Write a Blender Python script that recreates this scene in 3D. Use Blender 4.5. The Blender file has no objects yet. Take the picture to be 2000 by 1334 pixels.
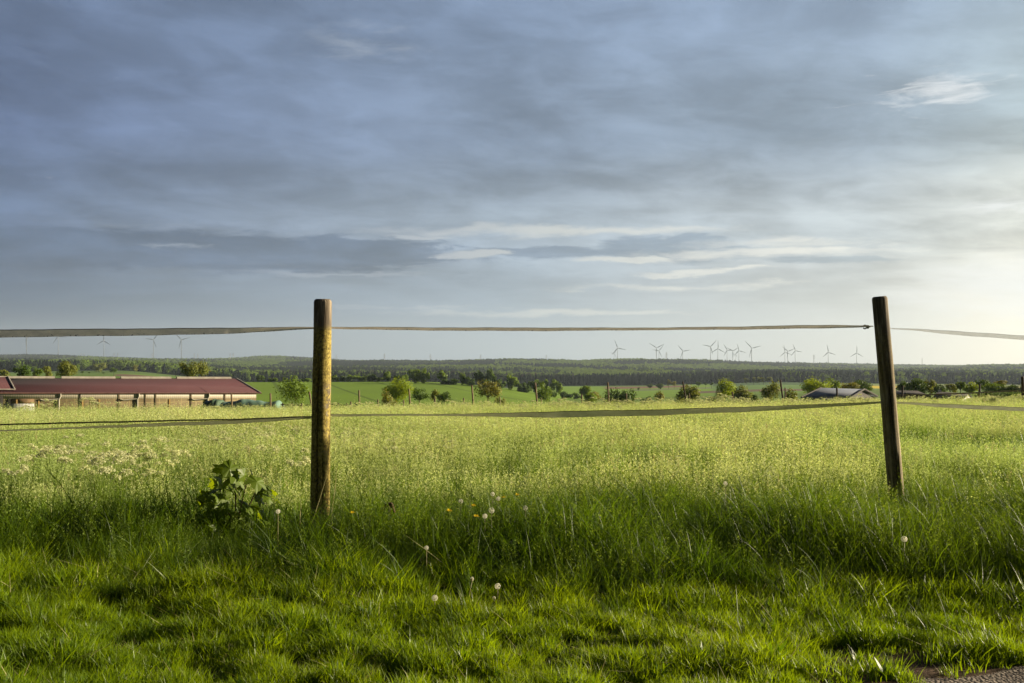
import bpy, math, random
import numpy as np
from mathutils import Vector, Matrix

R = math.radians
scene = bpy.context.scene
col = scene.collection
random.seed(7)

# ------------------------------------------------------------------ camera
F = 2000 * 35 / 36.0            # focal length in photo pixels (2000 wide)
CAMZ = 1.25
HZ = 708.0                      # photo row of the true horizon
PITCH = math.atan((HZ - 667) / F)
cam_d = bpy.data.cameras.new('camera')
cam_d.lens = 35; cam_d.sensor_width = 36; cam_d.clip_start = 0.05; cam_d.clip_end = 60000
cam = bpy.data.objects.new('camera', cam_d)
cam.location = (0, 0, CAMZ)
cam.rotation_euler = (R(90) + PITCH, 0, 0)
col.objects.link(cam)
scene.camera = cam

# ------------------------------------------------------------------ light
SUN_EL, SUN_AZ = 13.5, 74.0     # azimuth clockwise from the viewing direction
sd = bpy.data.lights.new('sun', 'SUN')
sd.energy = 5.0; sd.angle = R(0.6); sd.color = (1.0, 0.86, 0.62)
sun = bpy.data.objects.new('sun', sd)
sdir = Vector((math.sin(R(SUN_AZ)) * math.cos(R(SUN_EL)), math.cos(R(SUN_AZ)) * math.cos(R(SUN_EL)), math.sin(R(SUN_EL))))
sun.rotation_euler = sdir.to_track_quat('Z', 'Y').to_euler()
col.objects.link(sun)

vs = scene.view_settings
vs.view_transform = 'Standard'; vs.look = 'None'; vs.gamma = 1; vs.exposure = 1.42
vs.use_curve_mapping = False
scene.render.engine = 'CYCLES'
scene.cycles.max_bounces = 8
scene.cycles.transparent_max_bounces = 16
scene.cycles.volume_bounces = 0


class NT:
    """small helper to write node maths"""
    def __init__(s, tree):
        s.t = tree; s.n = tree.nodes; s.l = tree.links
    def put(s, sock, v):
        if isinstance(v, bpy.types.NodeSocket): s.l.new(v, sock)
        elif v is not None: sock.default_value = v
    def m(s, op, a, b=None, c=None, clamp=False):
        n = s.n.new('ShaderNodeMath'); n.operation = op; n.use_clamp = clamp
        s.put(n.inputs[0], a); s.put(n.inputs[1], b); s.put(n.inputs[2], c)
        return n.outputs[0]
    def noise(s, vec, scale, detail=4, rough=.5, dist=0.0, dim='3D'):
        n = s.n.new('ShaderNodeTexNoise'); n.noise_dimensions = dim
        if vec is not None: s.l.new(vec, n.inputs['Vector'])
        n.inputs['Scale'].default_value = scale; n.inputs['Detail'].default_value = detail
        n.inputs['Roughness'].default_value = rough; n.inputs['Distortion'].default_value = dist
        return n.outputs['Fac']
    def ramp(s, fac, stops, interp='LINEAR'):
        n = s.n.new('ShaderNodeValToRGB'); r = n.color_ramp; r.interpolation = interp
        while len(r.elements) < len(stops): r.elements.new(0.5)
        for e, (p, c) in zip(r.elements, stops):
            e.position = p
            e.color = (c, c, c, 1) if isinstance(c, (int, float)) else (c[0], c[1], c[2], 1)
        s.put(n.inputs[0], fac)
        return n.outputs[0]
    def mix(s, f, a, b, mode='MIX'):
        n = s.n.new('ShaderNodeMix'); n.data_type = 'RGBA'; n.blend_type = mode
        s.put(n.inputs[0], f)
        for i, v in ((6, a), (7, b)):
            if isinstance(v, (tuple, list)): v = (v[0], v[1], v[2], 1)
            s.put(n.inputs[i], v)
        return n.outputs[2]
    def mapr(s, v, a, b, c=0.0, d=1.0, smooth=True):
        n = s.n.new('ShaderNodeMapRange'); n.interpolation_type = 'SMOOTHSTEP' if smooth else 'LINEAR'
        s.put(n.inputs[0], v)
        for i, x in enumerate((a, b, c, d)): s.put(n.inputs[i + 1], x)
        return n.outputs[0]
    def xyz(s, x, y, z):
        n = s.n.new('ShaderNodeCombineXYZ')
        s.put(n.inputs[0], x); s.put(n.inputs[1], y); s.put(n.inputs[2], z)
        return n.outputs[0]


def lin(r, g, b):
    return tuple(((c / 255) / 12.92 if c / 255 <= .04045 else ((c / 255 + .055) / 1.055) ** 2.4) for c in (r, g, b))


# ------------------------------------------------------------------ sky
def build_world():
    w = bpy.data.worlds.new('World'); scene.world = w; w.use_nodes = True
    t = w.node_tree; t.nodes.clear(); N = NT(t)
    tc = t.nodes.new('ShaderNodeTexCoord')
    sp = t.nodes.new('ShaderNodeSeparateXYZ'); t.links.new(tc.outputs['Generated'], sp.inputs[0])
    X, Y, Z = sp.outputs
    az = N.m('ARCTAN2', X, Y)
    el = N.m('ARCSINE', Z)
    sky = t.nodes.new('ShaderNodeTexSky'); sky.sky_type = 'NISHITA'; sky.sun_disc = False
    sky.sun_elevation = R(SUN_EL); sky.sun_rotation = R(SUN_AZ)
    A = lambda u: math.atan((u - 1000) / F)
    E = lambda u, v: math.atan((HZ - v) / F * math.cos(A(u)))
    # cloud coordinates: a flat deck seen in perspective
    den = N.m('ADD', N.m('MAXIMUM', Z, 0.0), 0.10)
    px = N.m('DIVIDE', X, den); py = N.m('DIVIDE', Y, den)
    P = N.xyz(px, py, 0.0)
    warp = N.noise(P, .5, 3, .5)
    P2 = N.xyz(N.m('ADD', N.m('MULTIPLY', px, .62), N.m('MULTIPLY', warp, 1.2)), N.m('ADD', py, N.m('MULTIPLY', warp, .9)), 3.7)
    n1 = N.noise(P2, .95, 7, .52, .25)
    n2 = N.noise(N.xyz(N.m('MULTIPLY', px, .8), py, 9.1), 2.6, 7, .58, .5)
    # wobbling offset used by the hand placed cloud shapes
    S = N.xyz(N.m('MULTIPLY', az, 6.0), N.m('MULTIPLY', el, 26.0), 0.0)
    nw = N.m('SUBTRACT', N.noise(S, 1.5, 6, .6, .2), .5)
    nw2 = N.m('SUBTRACT', N.noise(N.xyz(N.m('MULTIPLY', az, 10.0), N.m('MULTIPLY', el, 50.0), 5.0), 2.2, 6, .62, .6), .5)
    ew = N.m('ADD', el, N.m('MULTIPLY', nw, R(1.7)))
    aw = N.m('ADD', az, N.m('MULTIPLY', nw, R(9)))

    # base gradient: three ramps across azimuth, blended with elevation
    def pos(u): return (A(u) + math.pi) / (2 * math.pi)
    azf = N.m('DIVIDE', N.m('ADD', az, math.pi), 2 * math.pi)
    def across(l, c, r, sunc):
        back = lin(40, 47, 62)  # unseen sky behind the camera, kept dark to cut fill light
        return N.ramp(azf, [(0.0, back), (pos(-1500), back), (pos(0), l), (pos(1000), c), (pos(1700), tuple((a * .58 + b * .42) for a, b in zip(c, r))), (pos(2000), r),
                            ((R(SUN_AZ) + math.pi) / (2 * math.pi), sunc), (0.80, lin(90, 98, 108)), (1.0, back)])
    g0 = across(lin(66, 86, 110), lin(156, 169, 178), lin(252, 241, 216), (1.5, 1.35, 1.05))
    g1 = across(lin(68, 89, 118), lin(146, 162, 178), lin(246, 238, 217), (1.6, 1.4, 1.05))
    g2 = across(lin(92, 111, 143), lin(150, 165, 180), lin(216, 219, 212), (1.1, 1.0, .85))
    g3 = across(lin(94, 112, 148), lin(128, 146, 171), lin(166, 182, 190), (.6, .6, .62))
    g4 = across(lin(106, 125, 159), lin(122, 141, 169), lin(148, 166, 182), (.4, .43, .5))
    e1, e2, e3, e4 = R(2.8), R(7.5), R(13.), R(20.)
    g = N.mix(N.mapr(ew, 0, e1), g0, g1)
    g = N.mix(N.mapr(ew, e1, e2), g, g2)
    g = N.mix(N.mapr(ew, e2, e3), g, g3)
    g = N.mix(N.mapr(ew, e3, e4), g, g4)
    g = N.mix(N.mapr(el, R(22), R(42)), g, lin(46, 54, 70))  # unseen overhead sky, darkened to reduce fill light
    # broad cloud texture, weaker in the smooth band above the horizon
    hi = N.mapr(el, R(.8), R(7))
    f1 = N.mapr(n1, .32, .70, -.17, .20)
    n3 = N.noise(N.xyz(N.m('MULTIPLY', az, 7.0), N.m('MULTIPLY', N.m('ADD', el, N.m('MULTIPLY', az, .10)), 19.0), 2.0), 1.6, 8, .6, .35)
    f2 = N.m('ADD', N.mapr(n2, .30, .72, -.12, .14), N.mapr(n3, .34, .68, -.10, .13))
    mod = N.m('ADD', 1.0, N.m('MULTIPLY', hi, N.m('ADD', f1, f2)))

    def blob(u, v, su, sv, warped=True, k=1.0, pw=2.0):
        a0, e0 = A(u), E(u, v)
        a_ = aw if warped else az
        e_ = ew if warped else el
        q = N.m('ADD', N.m('POWER', N.m('ABSOLUTE', N.m('DIVIDE', N.m('SUBTRACT', a_, a0), su / F)), pw),
                N.m('POWER', N.m('ABSOLUTE', N.m('DIVIDE', N.m('SUBTRACT', e_, e0), sv / F)), pw))
        return N.m('MULTIPLY', k, N.m('EXPONENT', N.m('MULTIPLY', q, -1.0)))
    def soft(q, a=.25, b=.6, noise=nw2, k=1.15):
        return N.mapr(N.m('ADD', q, N.m('MULTIPLY', noise, k)), a, b)
    # dark flat cloud bank
    d1 = soft(blob(280, 488, 620, 40, k=1.0), .22, .60)
    d2 = soft(blob(620, 496, 290, 30), .25, .55)
    d3 = soft(blob(1330, 484, 170, 27), .25, .60)
    d4 = soft(blob(1620, 512, 150, 9), .3, .75)
    d5 = soft(blob(1050, 494, 230, 14), .3, .7)
    dk = N.m('MAXIMUM', N.m('MAXIMUM', d1, d2), N.m('MAXIMUM', N.m('MAXIMUM', d3, d4), d5))
    darkc = N.ramp(azf, [(0, lin(80, 96, 120)), (pos(0), lin(76, 94, 122)), (pos(700), lin(82, 101, 128)), (pos(1400), lin(124, 141, 158)), (pos(1900), lin(176, 186, 190))])
    # light streaks around it
    lt = None
    for b in (blob(1040, 452, 470, 13), blob(930, 495, 55, 8, k=1.6), blob(1230, 507, 130, 9, k=1.4), blob(1370, 530, 110, 7, k=1.1), blob(820, 462, 90, 6, k=1.1), blob(1500, 492, 330, 14),
              blob(640, 533, 250, 6, k=.8), blob(1040, 612, 420, 10, k=.9), blob(340, 482, 80, 6, k=.8), blob(700, 78, 170, 50, k=.62),
              blob(1560, 470, 300, 16, k=.8), blob(760, 600, 300, 7, k=.7), blob(300, 440, 300, 10, k=.55), blob(1300, 560, 330, 10, k=.8)):
        s_ = soft(b, .35, 1.05, k=.9)
        lt = s_ if lt is None else N.m('MAXIMUM', lt, s_)
    lightc = N.ramp(azf, [(pos(0), lin(136, 150, 168)), (pos(700), lin(168, 178, 190)), (pos(1100), lin(208, 210, 205)), (pos(1700), lin(246, 243, 232)), (.72, (1, .97, .9))])
    # bright breaks on the right
    br = N.m('MAXIMUM', soft(blob(1840, 175, 130, 42), .45, 1.5, k=2.6), N.m('MAXIMUM', soft(blob(2000, 400, 110, 26), .4, 1.4, k=1.8), soft(blob(1990, 560, 260, 80), .3, 1.2, k=.6)))
    c = N.mix(1.0, g, N.xyz(mod, mod, mod), 'MULTIPLY')
    mod2 = N.m('ADD', 1.0, N.m('MULTIPLY', N.m('SUBTRACT', mod, 1.0), 1.1))
    darkc = N.mix(1.0, darkc, N.xyz(mod2, mod2, mod2), 'MULTIPLY')
    c = N.mix(N.m('MULTIPLY', dk, .82), c, darkc)
    c = N.mix(N.m('MULTIPLY', lt, .74), c, lightc)
    c = N.mix(N.m('MULTIPLY', br, .8), c, lin(236, 239, 240))
    # physical sky showing thinly through the deck
    b_sky = t.nodes.new('ShaderNodeBackground'); b_sky.inputs[1].default_value = 0.05
    t.links.new(sky.outputs[0], b_sky.inputs[0])
    b_cl = t.nodes.new('ShaderNodeBackground'); b_cl.inputs[1].default_value = 0.40
    t.links.new(c, b_cl.inputs[0])
    ms = t.nodes.new('ShaderNodeMixShader'); ms.inputs[0].default_value = .95
    t.links.new(b_sky.outputs[0], ms.inputs[1]); t.links.new(b_cl.outputs[0], ms.inputs[2])
    out = t.nodes.new('ShaderNodeOutputWorld'); t.links.new(ms.outputs[0], out.inputs[0])
    w.cycles.sampling_method = 'AUTOMATIC'
build_world()


# ------------------------------------------------------------------ materials
def mat(name, rough=.8, spec=.3):
    m = bpy.data.materials.new(name); m.use_nodes = True
    t = m.node_tree; b = t.nodes['Principled BSDF']
    b.inputs['Roughness'].default_value = rough
    b.inputs['Specular IOR Level'].default_value = spec
    return m, NT(t), b

def plain(name, c, rough=.8, var=.12, scale=3.0, spec=.3, bump=0.0):
    m, N, b = mat(name, rough, spec)
    tc = N.n.new('ShaderNodeTexCoord')
    f = N.noise(tc.outputs['Object'], scale, 5, .6)
    c2 = tuple(x * (1 - var * 2) for x in c); c3 = tuple(min(1, x * (1 + var)) for x in c)
    N.put(b.inputs['Base Color'], N.ramp(f, [(.3, c2), (.7, c3)]))
    if bump:
        bp = N.n.new('ShaderNodeBump'); bp.inputs['Strength'].default_value = bump
        N.l.new(f, bp.inputs['Height']); N.l.new(bp.outputs[0], b.inputs['Normal'])
    return m

def leafy(name, c, trans=.45, var=.35, rough=.5, spec=.3, patch=None, pscale=.3, tint=(1.25, 1.15, .45), objvar=True):
    """diffuse front, light passing through from behind; varies per plant and over the ground"""
    m, N, b = mat(name, rough, spec)
    oi = N.n.new('ShaderNodeObjectInfo'); geo = N.n.new('ShaderNodeNewGeometry')
    lo = tuple(x * (1 - var) for x in c); hi = tuple(x * (1 + var) for x in c)
    if objvar: f = oi.outputs['Random']
    else: f = N.noise(geo.outputs['Position'], .8, 3, .6)
    cc = N.mix(f, lo, hi)
    if patch is not None:
        pf = N.mapr(N.noise(geo.outputs['Position'], pscale, 4, .55), .38, .62)
        cc = N.mix(pf, cc, patch)
    N.put(b.inputs['Base Color'], cc)
    tr = N.n.new('ShaderNodeBsdfTranslucent')
    N.put(tr.inputs[0], N.mix(1.0, cc, tint, 'MULTIPLY'))
    mx = N.n.new('ShaderNodeMixShader'); mx.inputs[0].default_value = trans
    N.l.new(b.outputs[0], mx.inputs[1]); N.l.new(tr.outputs[0], mx.inputs[2])
    N.l.new(mx.outputs[0], N.n['Material Output'].inputs[0])
    return m


# ------------------------------------------------------------------ mesh helpers
def tag(o, label=None, cat=None, group=None, kind=None):
    if label: o['label'] = label
    if cat: o['category'] = cat
    if group: o['group'] = group
    if kind: o['kind'] = kind
    return o

def empty(name, loc):
    o = bpy.data.objects.new(name, None); o.location = loc; o.empty_display_size = .1
    col.objects.link(o)
    return o

def np_mesh(name, V, faces, mats=(), mi=None, smooth=False):
    """V (n,3) array; faces = list of (k,m) index arrays"""
    me = bpy.data.meshes.new(name)
    V = np.asarray(V, dtype=np.float32)
    me.vertices.add(len(V)); me.vertices.foreach_set('co', V.ravel())
    fl = [np.asarray(f, dtype=np.int32) for f in faces if len(f)]
    loops = np.concatenate([f.ravel() for f in fl])
    tot = np.concatenate([np.full(len(f), f.shape[1], dtype=np.int32) for f in fl])
    start = np.concatenate([[0], np.cumsum(tot)[:-1]]).astype(np.int32)
    me.loops.add(len(loops)); me.loops.foreach_set('vertex_index', loops)
    me.polygons.add(len(tot)); me.polygons.foreach_set('loop_start', start); me.polygons.foreach_set('loop_total', tot)
    for m in mats: me.materials.append(m)
    if mi is not None: me.polygons.foreach_set('material_index', np.asarray(mi, dtype=np.int32))
    if smooth: me.polygons.foreach_set('use_smooth', np.ones(len(tot), dtype=bool))
    me.update(calc_edges=True)
    return me

class MB:
    """collects boxes, bars, tubes and polygons into one mesh"""
    def __init__(s): s.v = []; s.f = []; s.mi = []
    def poly(s, pts, mi=0):
        b = len(s.v); s.v += [tuple(p) for p in pts]; s.f.append(list(range(b, b + len(pts)))); s.mi.append(mi)
    def quadstrip(s, rings, close=False, mi=0, caps=False):
        b = len(s.v); n = len(rings[0])
        for r in rings: s.v += [tuple(p) for p in r]
        for i in range(len(rings) - 1):
            for j in range(n if close else n - 1):
                k = (j + 1) % n
                s.f.append([b + i * n + j, b + i * n + k, b + (i + 1) * n + k, b + (i + 1) * n + j]); s.mi.append(mi)
        if caps:
            s.f.append([b + j for j in range(n)][::-1]); s.mi.append(mi)
            s.f.append([b + (len(rings) - 1) * n + j for j in range(n)]); s.mi.append(mi)
    def tube(s, pts, rad, n=8, mi=0, caps=True):
        pts = [Vector(p) for p in pts]
        if not isinstance(rad, (list, tuple)): rad = [rad] * len(pts)
        rings = []
        for i, p in enumerate(pts):
            d = (pts[min(i + 1, len(pts) - 1)] - pts[max(i - 1, 0)]).normalized()
            a = Vector((0, 0, 1)) if abs(d.z) < .9 else Vector((1, 0, 0))
            x = d.cross(a).normalized(); y = d.cross(x)
            rings.append([p + (x * math.cos(2 * math.pi * k / n) + y * math.sin(2 * math.pi * k / n)) * rad[i] for k in range(n)])
        s.quadstrip(rings, True, mi, caps)
    def box8(s, c, mi=0):
        """c = 4 bottom + 4 top corners"""
        b = len(s.v); s.v += [tuple(p) for p in c]
        for f in ((3, 2, 1, 0), (4, 5, 6, 7), (0, 1, 5, 4), (1, 2, 6, 5), (2, 3, 7, 6), (3, 0, 4, 7)):
            s.f.append([b + i for i in f]); s.mi.append(mi)
    def box(s, c, d, ax=(1, 0), mi=0):
        """centre, size, horizontal direction of the first side"""
        ax = Vector((ax[0], ax[1], 0)).normalized(); ay = Vector((-ax.y, ax.x, 0)); c = Vector(c)
        P = []
        for z in (-1, 1):
            for x, y in ((-1, -1), (1, -1), (1, 1), (-1, 1)):
                P.append(c + ax * (x * d[0] / 2) + ay * (y * d[1] / 2) + Vector((0, 0, z * d[2] / 2)))
        s.box8(P, mi)
    def build(s, name, mats, parent=None, loc=None, smooth=False):
        if not isinstance(mats, (list, tuple)): mats = [mats]
        me = bpy.data.meshes.new(name)
        if loc is not None:
            L = Vector(loc); s.v = [tuple(Vector(p) - L) for p in s.v]
        me.from_pydata([tuple(p) for p in s.v], [], s.f)
        for m in mats: me.materials.append(m)
        me.polygons.foreach_set('material_index', s.mi)
        if smooth: me.polygons.foreach_set('use_smooth', [True] * len(s.f))
        me.update()
        o = bpy.data.objects.new(name, me); col.objects.link(o)
        if parent is not None:
            o.parent = parent
            if loc is None: o.location = -Vector(parent.location)
        elif loc is not None: o.location = loc
        return o

def pt(u, v, D):
    """world point at forward distance D seen at photo pixel u, v"""
    x, y = (u - 1000) / F, -(v - 667) / F
    cy, sy = math.cos(PITCH), math.sin(PITCH)
    fy = cy - y * sy; fz = sy + y * cy
    k = D / fy
    return Vector((x * k, D, CAMZ + fz * k))


# ------------------------------------------------------------------ terrain
TU = [-500, 0, 250, 480, 750, 875, 1000, 1100, 1250, 1500, 1750, 2000, 2500]
TD = {
    44:   [852, 843, 836, 829, 824, 822, 820, 818, 816, 812, 808, 806, 802],
    62:   [846, 834, 828, 828, 830, 830, 830, 828, 824, 814, 806, 806, 804],
    80:   [830, 816, 812, 813, 830, 832, 832, 828, 822, 808, 800, 802, 804],
    110:  [820, 818, 818, 818, 834, 836, 832, 826, 816, 802, 794, 798, 800],
    160:  [806, 804, 804, 808, 822, 824, 816, 812, 804, 796, 790, 792, 794],
    250:  [784, 784, 784, 790, 797, 797, 795, 793, 790, 785, 783, 785, 786],
    350:  [760, 760, 760, 768, 770, 770, 775, 785, 783, 776, 772, 774, 775],
    500:  [740, 740, 740, 746, 745, 746, 759, 779, 775, 768, 764, 765, 766],
    620:  [735, 735, 735, 752, 752, 753, 766, 775, 769, 760, 760, 760, 760],
    900:  [731, 731, 730, 752, 751, 752, 762, 763, 761, 753, 756, 757, 757],
    1200: [728, 727, 724, 749, 747, 748, 756, 755, 755, 747, 751, 752, 752],
    1800: [722, 719, 719, 736, 737, 738, 742, 743, 743, 737, 738, 739, 739],
    2600: [714, 712, 714, 723, 724, 724, 724, 725, 726, 731, 731, 731, 731],
    3500: [708, 706, 709, 712, 713, 713, 711, 714, 712.5, 718, 726, 723, 722],
    5000: [697, 699, 706, 703, 714, 714, 714, 714, 714, 718, 721, 718, 718],
    6500: [716, 716, 716, 716, 716, 716, 716, 716, 716, 716, 716, 716, 716],
    9000: [713] * 13,
}
_D = np.array(sorted(TD)); _LD = np.log(_D); _T = np.array([TD[d] for d in _D], float)
_ug = np.arange(-500, 2501, 20.0)
_tab = np.array([np.interp(_ug, TU, r) for r in _T])
for _i, _prof in ((list(_D).index(3500), ((-500, 708), (0, 706), (250, 709), (480, 713), (600, 712), (750, 710), (840, 712.5), (930, 709.5), (980, 707.5), (1050, 707.5), (1140, 712), (1225, 708.5), (1350, 708.5), (1430, 713), (1550, 717.5), (1620, 722), (1750, 728), (1850, 725), (1900, 720.5), (1950, 719.5), (2050, 720), (2500, 722))),
                   (list(_D).index(5000), ((-500, 696), (0, 697.5), (150, 700), (300, 706.5), (450, 705), (500, 701), (540, 699.5), (600, 703.5), (700, 712), (1000, 714), (1500, 716), (1590, 715.5), (1640, 715), (1750, 719), (1790, 717.5), (1850, 721), (2000, 719), (2500, 718)))):
    _tab[_i] = np.interp(_ug, [p[0] for p in _prof], [p[1] for p in _prof])
_k = np.hanning(7); _k /= _k.sum()
_tab = np.array([np.convolve(np.pad(r, 3, mode='edge'), _k, 'valid') for r in _tab])

def hnoise(x, y, s, seed=0.0):
    return (np.sin(x / s + 1.3 + seed) * np.cos(y / (s * 1.1) + .7 + seed) + .5 * np.sin(x / (s * .43) + y / (s * .61) + 2.1 * seed)
            + .35 * np.cos(x / (s * .27) - y / (s * .33) + .4))

_rt = np.random.default_rng(99).uniform(-1, 1, (256, 256))
def vnoise(x, y, cell, seed=0):
    """smooth random field in -1..1 with features of size cell"""
    X = np.asarray(x) / cell + 37.3 * (seed + 1); Y = np.asarray(y) / cell + 17.7 * (seed + 1)
    xi = np.floor(X).astype(int); yi = np.floor(Y).astype(int); fx = X - xi; fy = Y - yi
    fx = fx * fx * (3 - 2 * fx); fy = fy * fy * (3 - 2 * fy)
    g = lambda a, b: _rt[a % 256, b % 256]
    return (g(xi, yi) * (1 - fx) + g(xi + 1, yi) * fx) * (1 - fy) + (g(xi, yi + 1) * (1 - fx) + g(xi + 1, yi + 1) * fx) * fy

def ground(x, y):
    x = np.asarray(x, float); y = np.asarray(y, float)
    near = -(1.0 - .0125 * x) * np.clip((y - 8) / 32, -.05, 1.25)
    near = near + .03 * hnoise(x, y, 2.3) * np.clip(y / 8, 0, 1) + .012 * hnoise(x, y, .5, 2.)
    yy = np.maximum(y, 44.0)
    u = np.clip(1000 + F * x / yy, -500, 2500)
    ld = np.log(np.clip(yy, 44, 9000))
    iu = np.clip((u + 500) / 20, 0, len(_ug) - 1.001); i0 = iu.astype(int); fu = iu - i0
    j = np.clip(np.searchsorted(_LD, ld, side='right') - 1, 0, len(_LD) - 2)
    fd = (ld - _LD[j]) / (_LD[j + 1] - _LD[j])
    fd = np.clip(fd, 0, 1)
    v = (_tab[j, i0] * (1 - fu) + _tab[j, i0 + 1] * fu) * (1 - fd) + (_tab[j + 1, i0] * (1 - fu) + _tab[j + 1, i0 + 1] * fu) * fd
    far = CAMZ - (v - HZ) / F * yy
    far = far + np.clip((yy - 1400) / 2500, 0, 1) * hnoise(x, y, 210, 1.0) * 3.6
    w = np.clip((y - 36) / 10, 0, 1); w = w * w * (3 - 2 * w)
    return near * (1 - w) + far * w

def gz(x, y): return float(ground(np.array([x]), np.array([y]))[0])

def build_terrain():
    ys = np.concatenate([np.arange(-6, 2, .5), np.arange(2, 12, .12), np.arange(12, 46, .5), np.geomspace(46, 9000, 260)])
    un = np.linspace(-1, 1, 361)
    V = []
    for y in ys:
        half = 9 + max(y, 0) * .95
        V.append(np.stack([un * half, np.full_like(un, y), ground(un * half, np.full_like(un, y))], 1))
    V = np.concatenate(V); n = len(un); m = len(ys)
    # press a shallow worn hollow of soil at the lower right corner
    idx = np.arange(n * m).reshape(m, n)
    Q = np.stack([idx[:-1, :-1].ravel(), idx[:-1, 1:].ravel(), idx[1:, 1:].ravel(), idx[1:, :-1].ravel()], 1)
    x, y = V[:, 0], V[:, 1]
    u = 1000 + F * x / np.maximum(y, 1)
    C = np.zeros((len(V), 4)); C[:, 3] = 1
    def paint(mask, c): C[mask, :3] = c
    wob = hnoise(x, y, 40) * 4
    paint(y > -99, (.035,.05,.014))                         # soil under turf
    paint(y > 44, (.11, .18, .02))                         # pasture
    paint((y > 120) & (u > 440) & (u < 1110), (.145, .235, .018))   # young crop
    paint((y > 500) & (u < 470), (.12, .20, .035))
    paint((y > 640) & (y < 900) & (u > 225) & (u < 420), (.16, .11, .07))
    paint((y > 1010) & (u > 0) & (u < 420), (.09, .15, .03))
    paint((y > 500) & (u > 470) & (u < 1000), (.05, .08, .02))
    paint((y > 470) & (u > 1085 + wob) & (u < 1390), (.17, .29, .02))
    paint((y > 800) & (y < 930) & (u > 1230) & (u < 1500), (.16, .20, .07))
    paint((y > 985) & (y < 1180) & (u > 1185) & (u < 1345), (.20, .115, .065))
    paint((y > 1180) & (y < 1260) & (u > 1090) & (u < 1400), (.11, .2, .03))
    paint((y > 470) & (u >= 1390) & (u < 1600), (.13, .23, .025))
    paint((y > 560) & (y < 640) & (u >= 1360) & (u < 1590), (.15, .11, .06))
    paint((y > 640) & (y < 980) & (u >= 1390) & (u < 1600), (.12, .22, .045))
    paint((y > 980) & (u >= 1390) & (u < 1640), (.06, .12, .03))
    paint((y > 560) & (u >= 1600), (.13, .2, .03))
    paint((y > 700) & (y < 1010) & (u >= 1600) & (u < 1790), (.62, .47, .01))   # rape in flower
    paint((y > 1010) & (y < 1200) & (u >= 1600), (.16, .2, .05))
    paint((y > 700) & (y < 1010) & (u >= 1940), (.3, .3, .05))
    paint((y > 1260), (.025, .04, .018))
    me = np_mesh('terrain', V, [Q], smooth=True)
    ca = me.color_attributes.new('cover', 'FLOAT_COLOR', 'POINT'); ca.data.foreach_set('color', C.ravel())
    m, N, b = mat('terrain', .95, .1)
    at = N.n.new('ShaderNodeAttribute'); at.attribute_name = 'cover'
    geo = N.n.new('ShaderNodeNewGeometry')
    sp = N.n.new('ShaderNodeSeparateXYZ'); N.l.new(geo.outputs['Position'], sp.inputs[0])
    far = N.mapr(sp.outputs[1], 60, 90)
    big = N.noise(geo.outputs['Position'], .012, 5, .6); fine = N.noise(geo.outputs['Position'], .6, 4, .6)
    v = N.m('ADD', N.m('MULTIPLY', big, .5), N.m('MULTIPLY', fine, .45))
    v = N.m('ADD', v, .52)
    # tramlines left by the tractor in the crop
    wv = N.m('ADD', N.m('MULTIPLY', sp.outputs[0], .83), N.m('MULTIPLY', sp.outputs[1], .22))
    fr = N.m('FRACT', N.m('DIVIDE', wv, 21.0))
    tram = N.m('MULTIPLY', N.m('LESS_THAN', N.m('ABSOLUTE', N.m('SUBTRACT', fr, .5)), .035), N.mapr(sp.outputs[1], 100, 140))
    v = N.m('MULTIPLY', v, N.m('SUBTRACT', 1.0, N.m('MULTIPLY', tram, .35)))
    farc = N.mix(1.0, at.outputs['Color'], N.xyz(v, v, v), 'MULTIPLY')
    s1 = N.noise(geo.outputs['Position'], 9, 8, .7); s2 = N.noise(geo.outputs['Position'], 70, 5, .7)
    soil = N.ramp(N.m('ADD', N.m('MULTIPLY', s1, .55), N.m('MULTIPLY', s2, .45)), [(.32, (.03, .018, .01)), (.5, (.09, .058, .036)), (.62, (.17, .115, .075)), (.72, (.3, .22, .15))])
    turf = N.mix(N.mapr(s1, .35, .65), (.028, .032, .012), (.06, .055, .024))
    # the worn corner at lower right shows its soil
    dx = N.m('SUBTRACT', sp.outputs[0], N.m('MULTIPLY', sp.outputs[1], .0))
    bare = N.m('MULTIPLY', N.mapr(sp.outputs[0], .75, 1.15), N.mapr(sp.outputs[1], 4.6, 4.15))
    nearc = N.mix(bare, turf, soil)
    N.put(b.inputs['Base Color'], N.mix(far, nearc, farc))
    bp = N.n.new('ShaderNodeBump'); bp.inputs['Strength'].default_value = .7; bp.inputs['Distance'].default_value = .03
    N.l.new(N.m('ADD', s1, N.m('MULTIPLY', s2, .4)), bp.inputs['Height']); N.l.new(bp.outputs[0], b.inputs['Normal'])
    me.materials.append(m)
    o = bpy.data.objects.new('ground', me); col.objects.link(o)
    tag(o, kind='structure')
build_terrain()

# gravel path that cuts the lower right corner
def path_edge(x): return 3.86 + .5 * (np.minimum(x, 2.5) - 1.7) + .12 * np.maximum(x - 2.5, 0)

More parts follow.
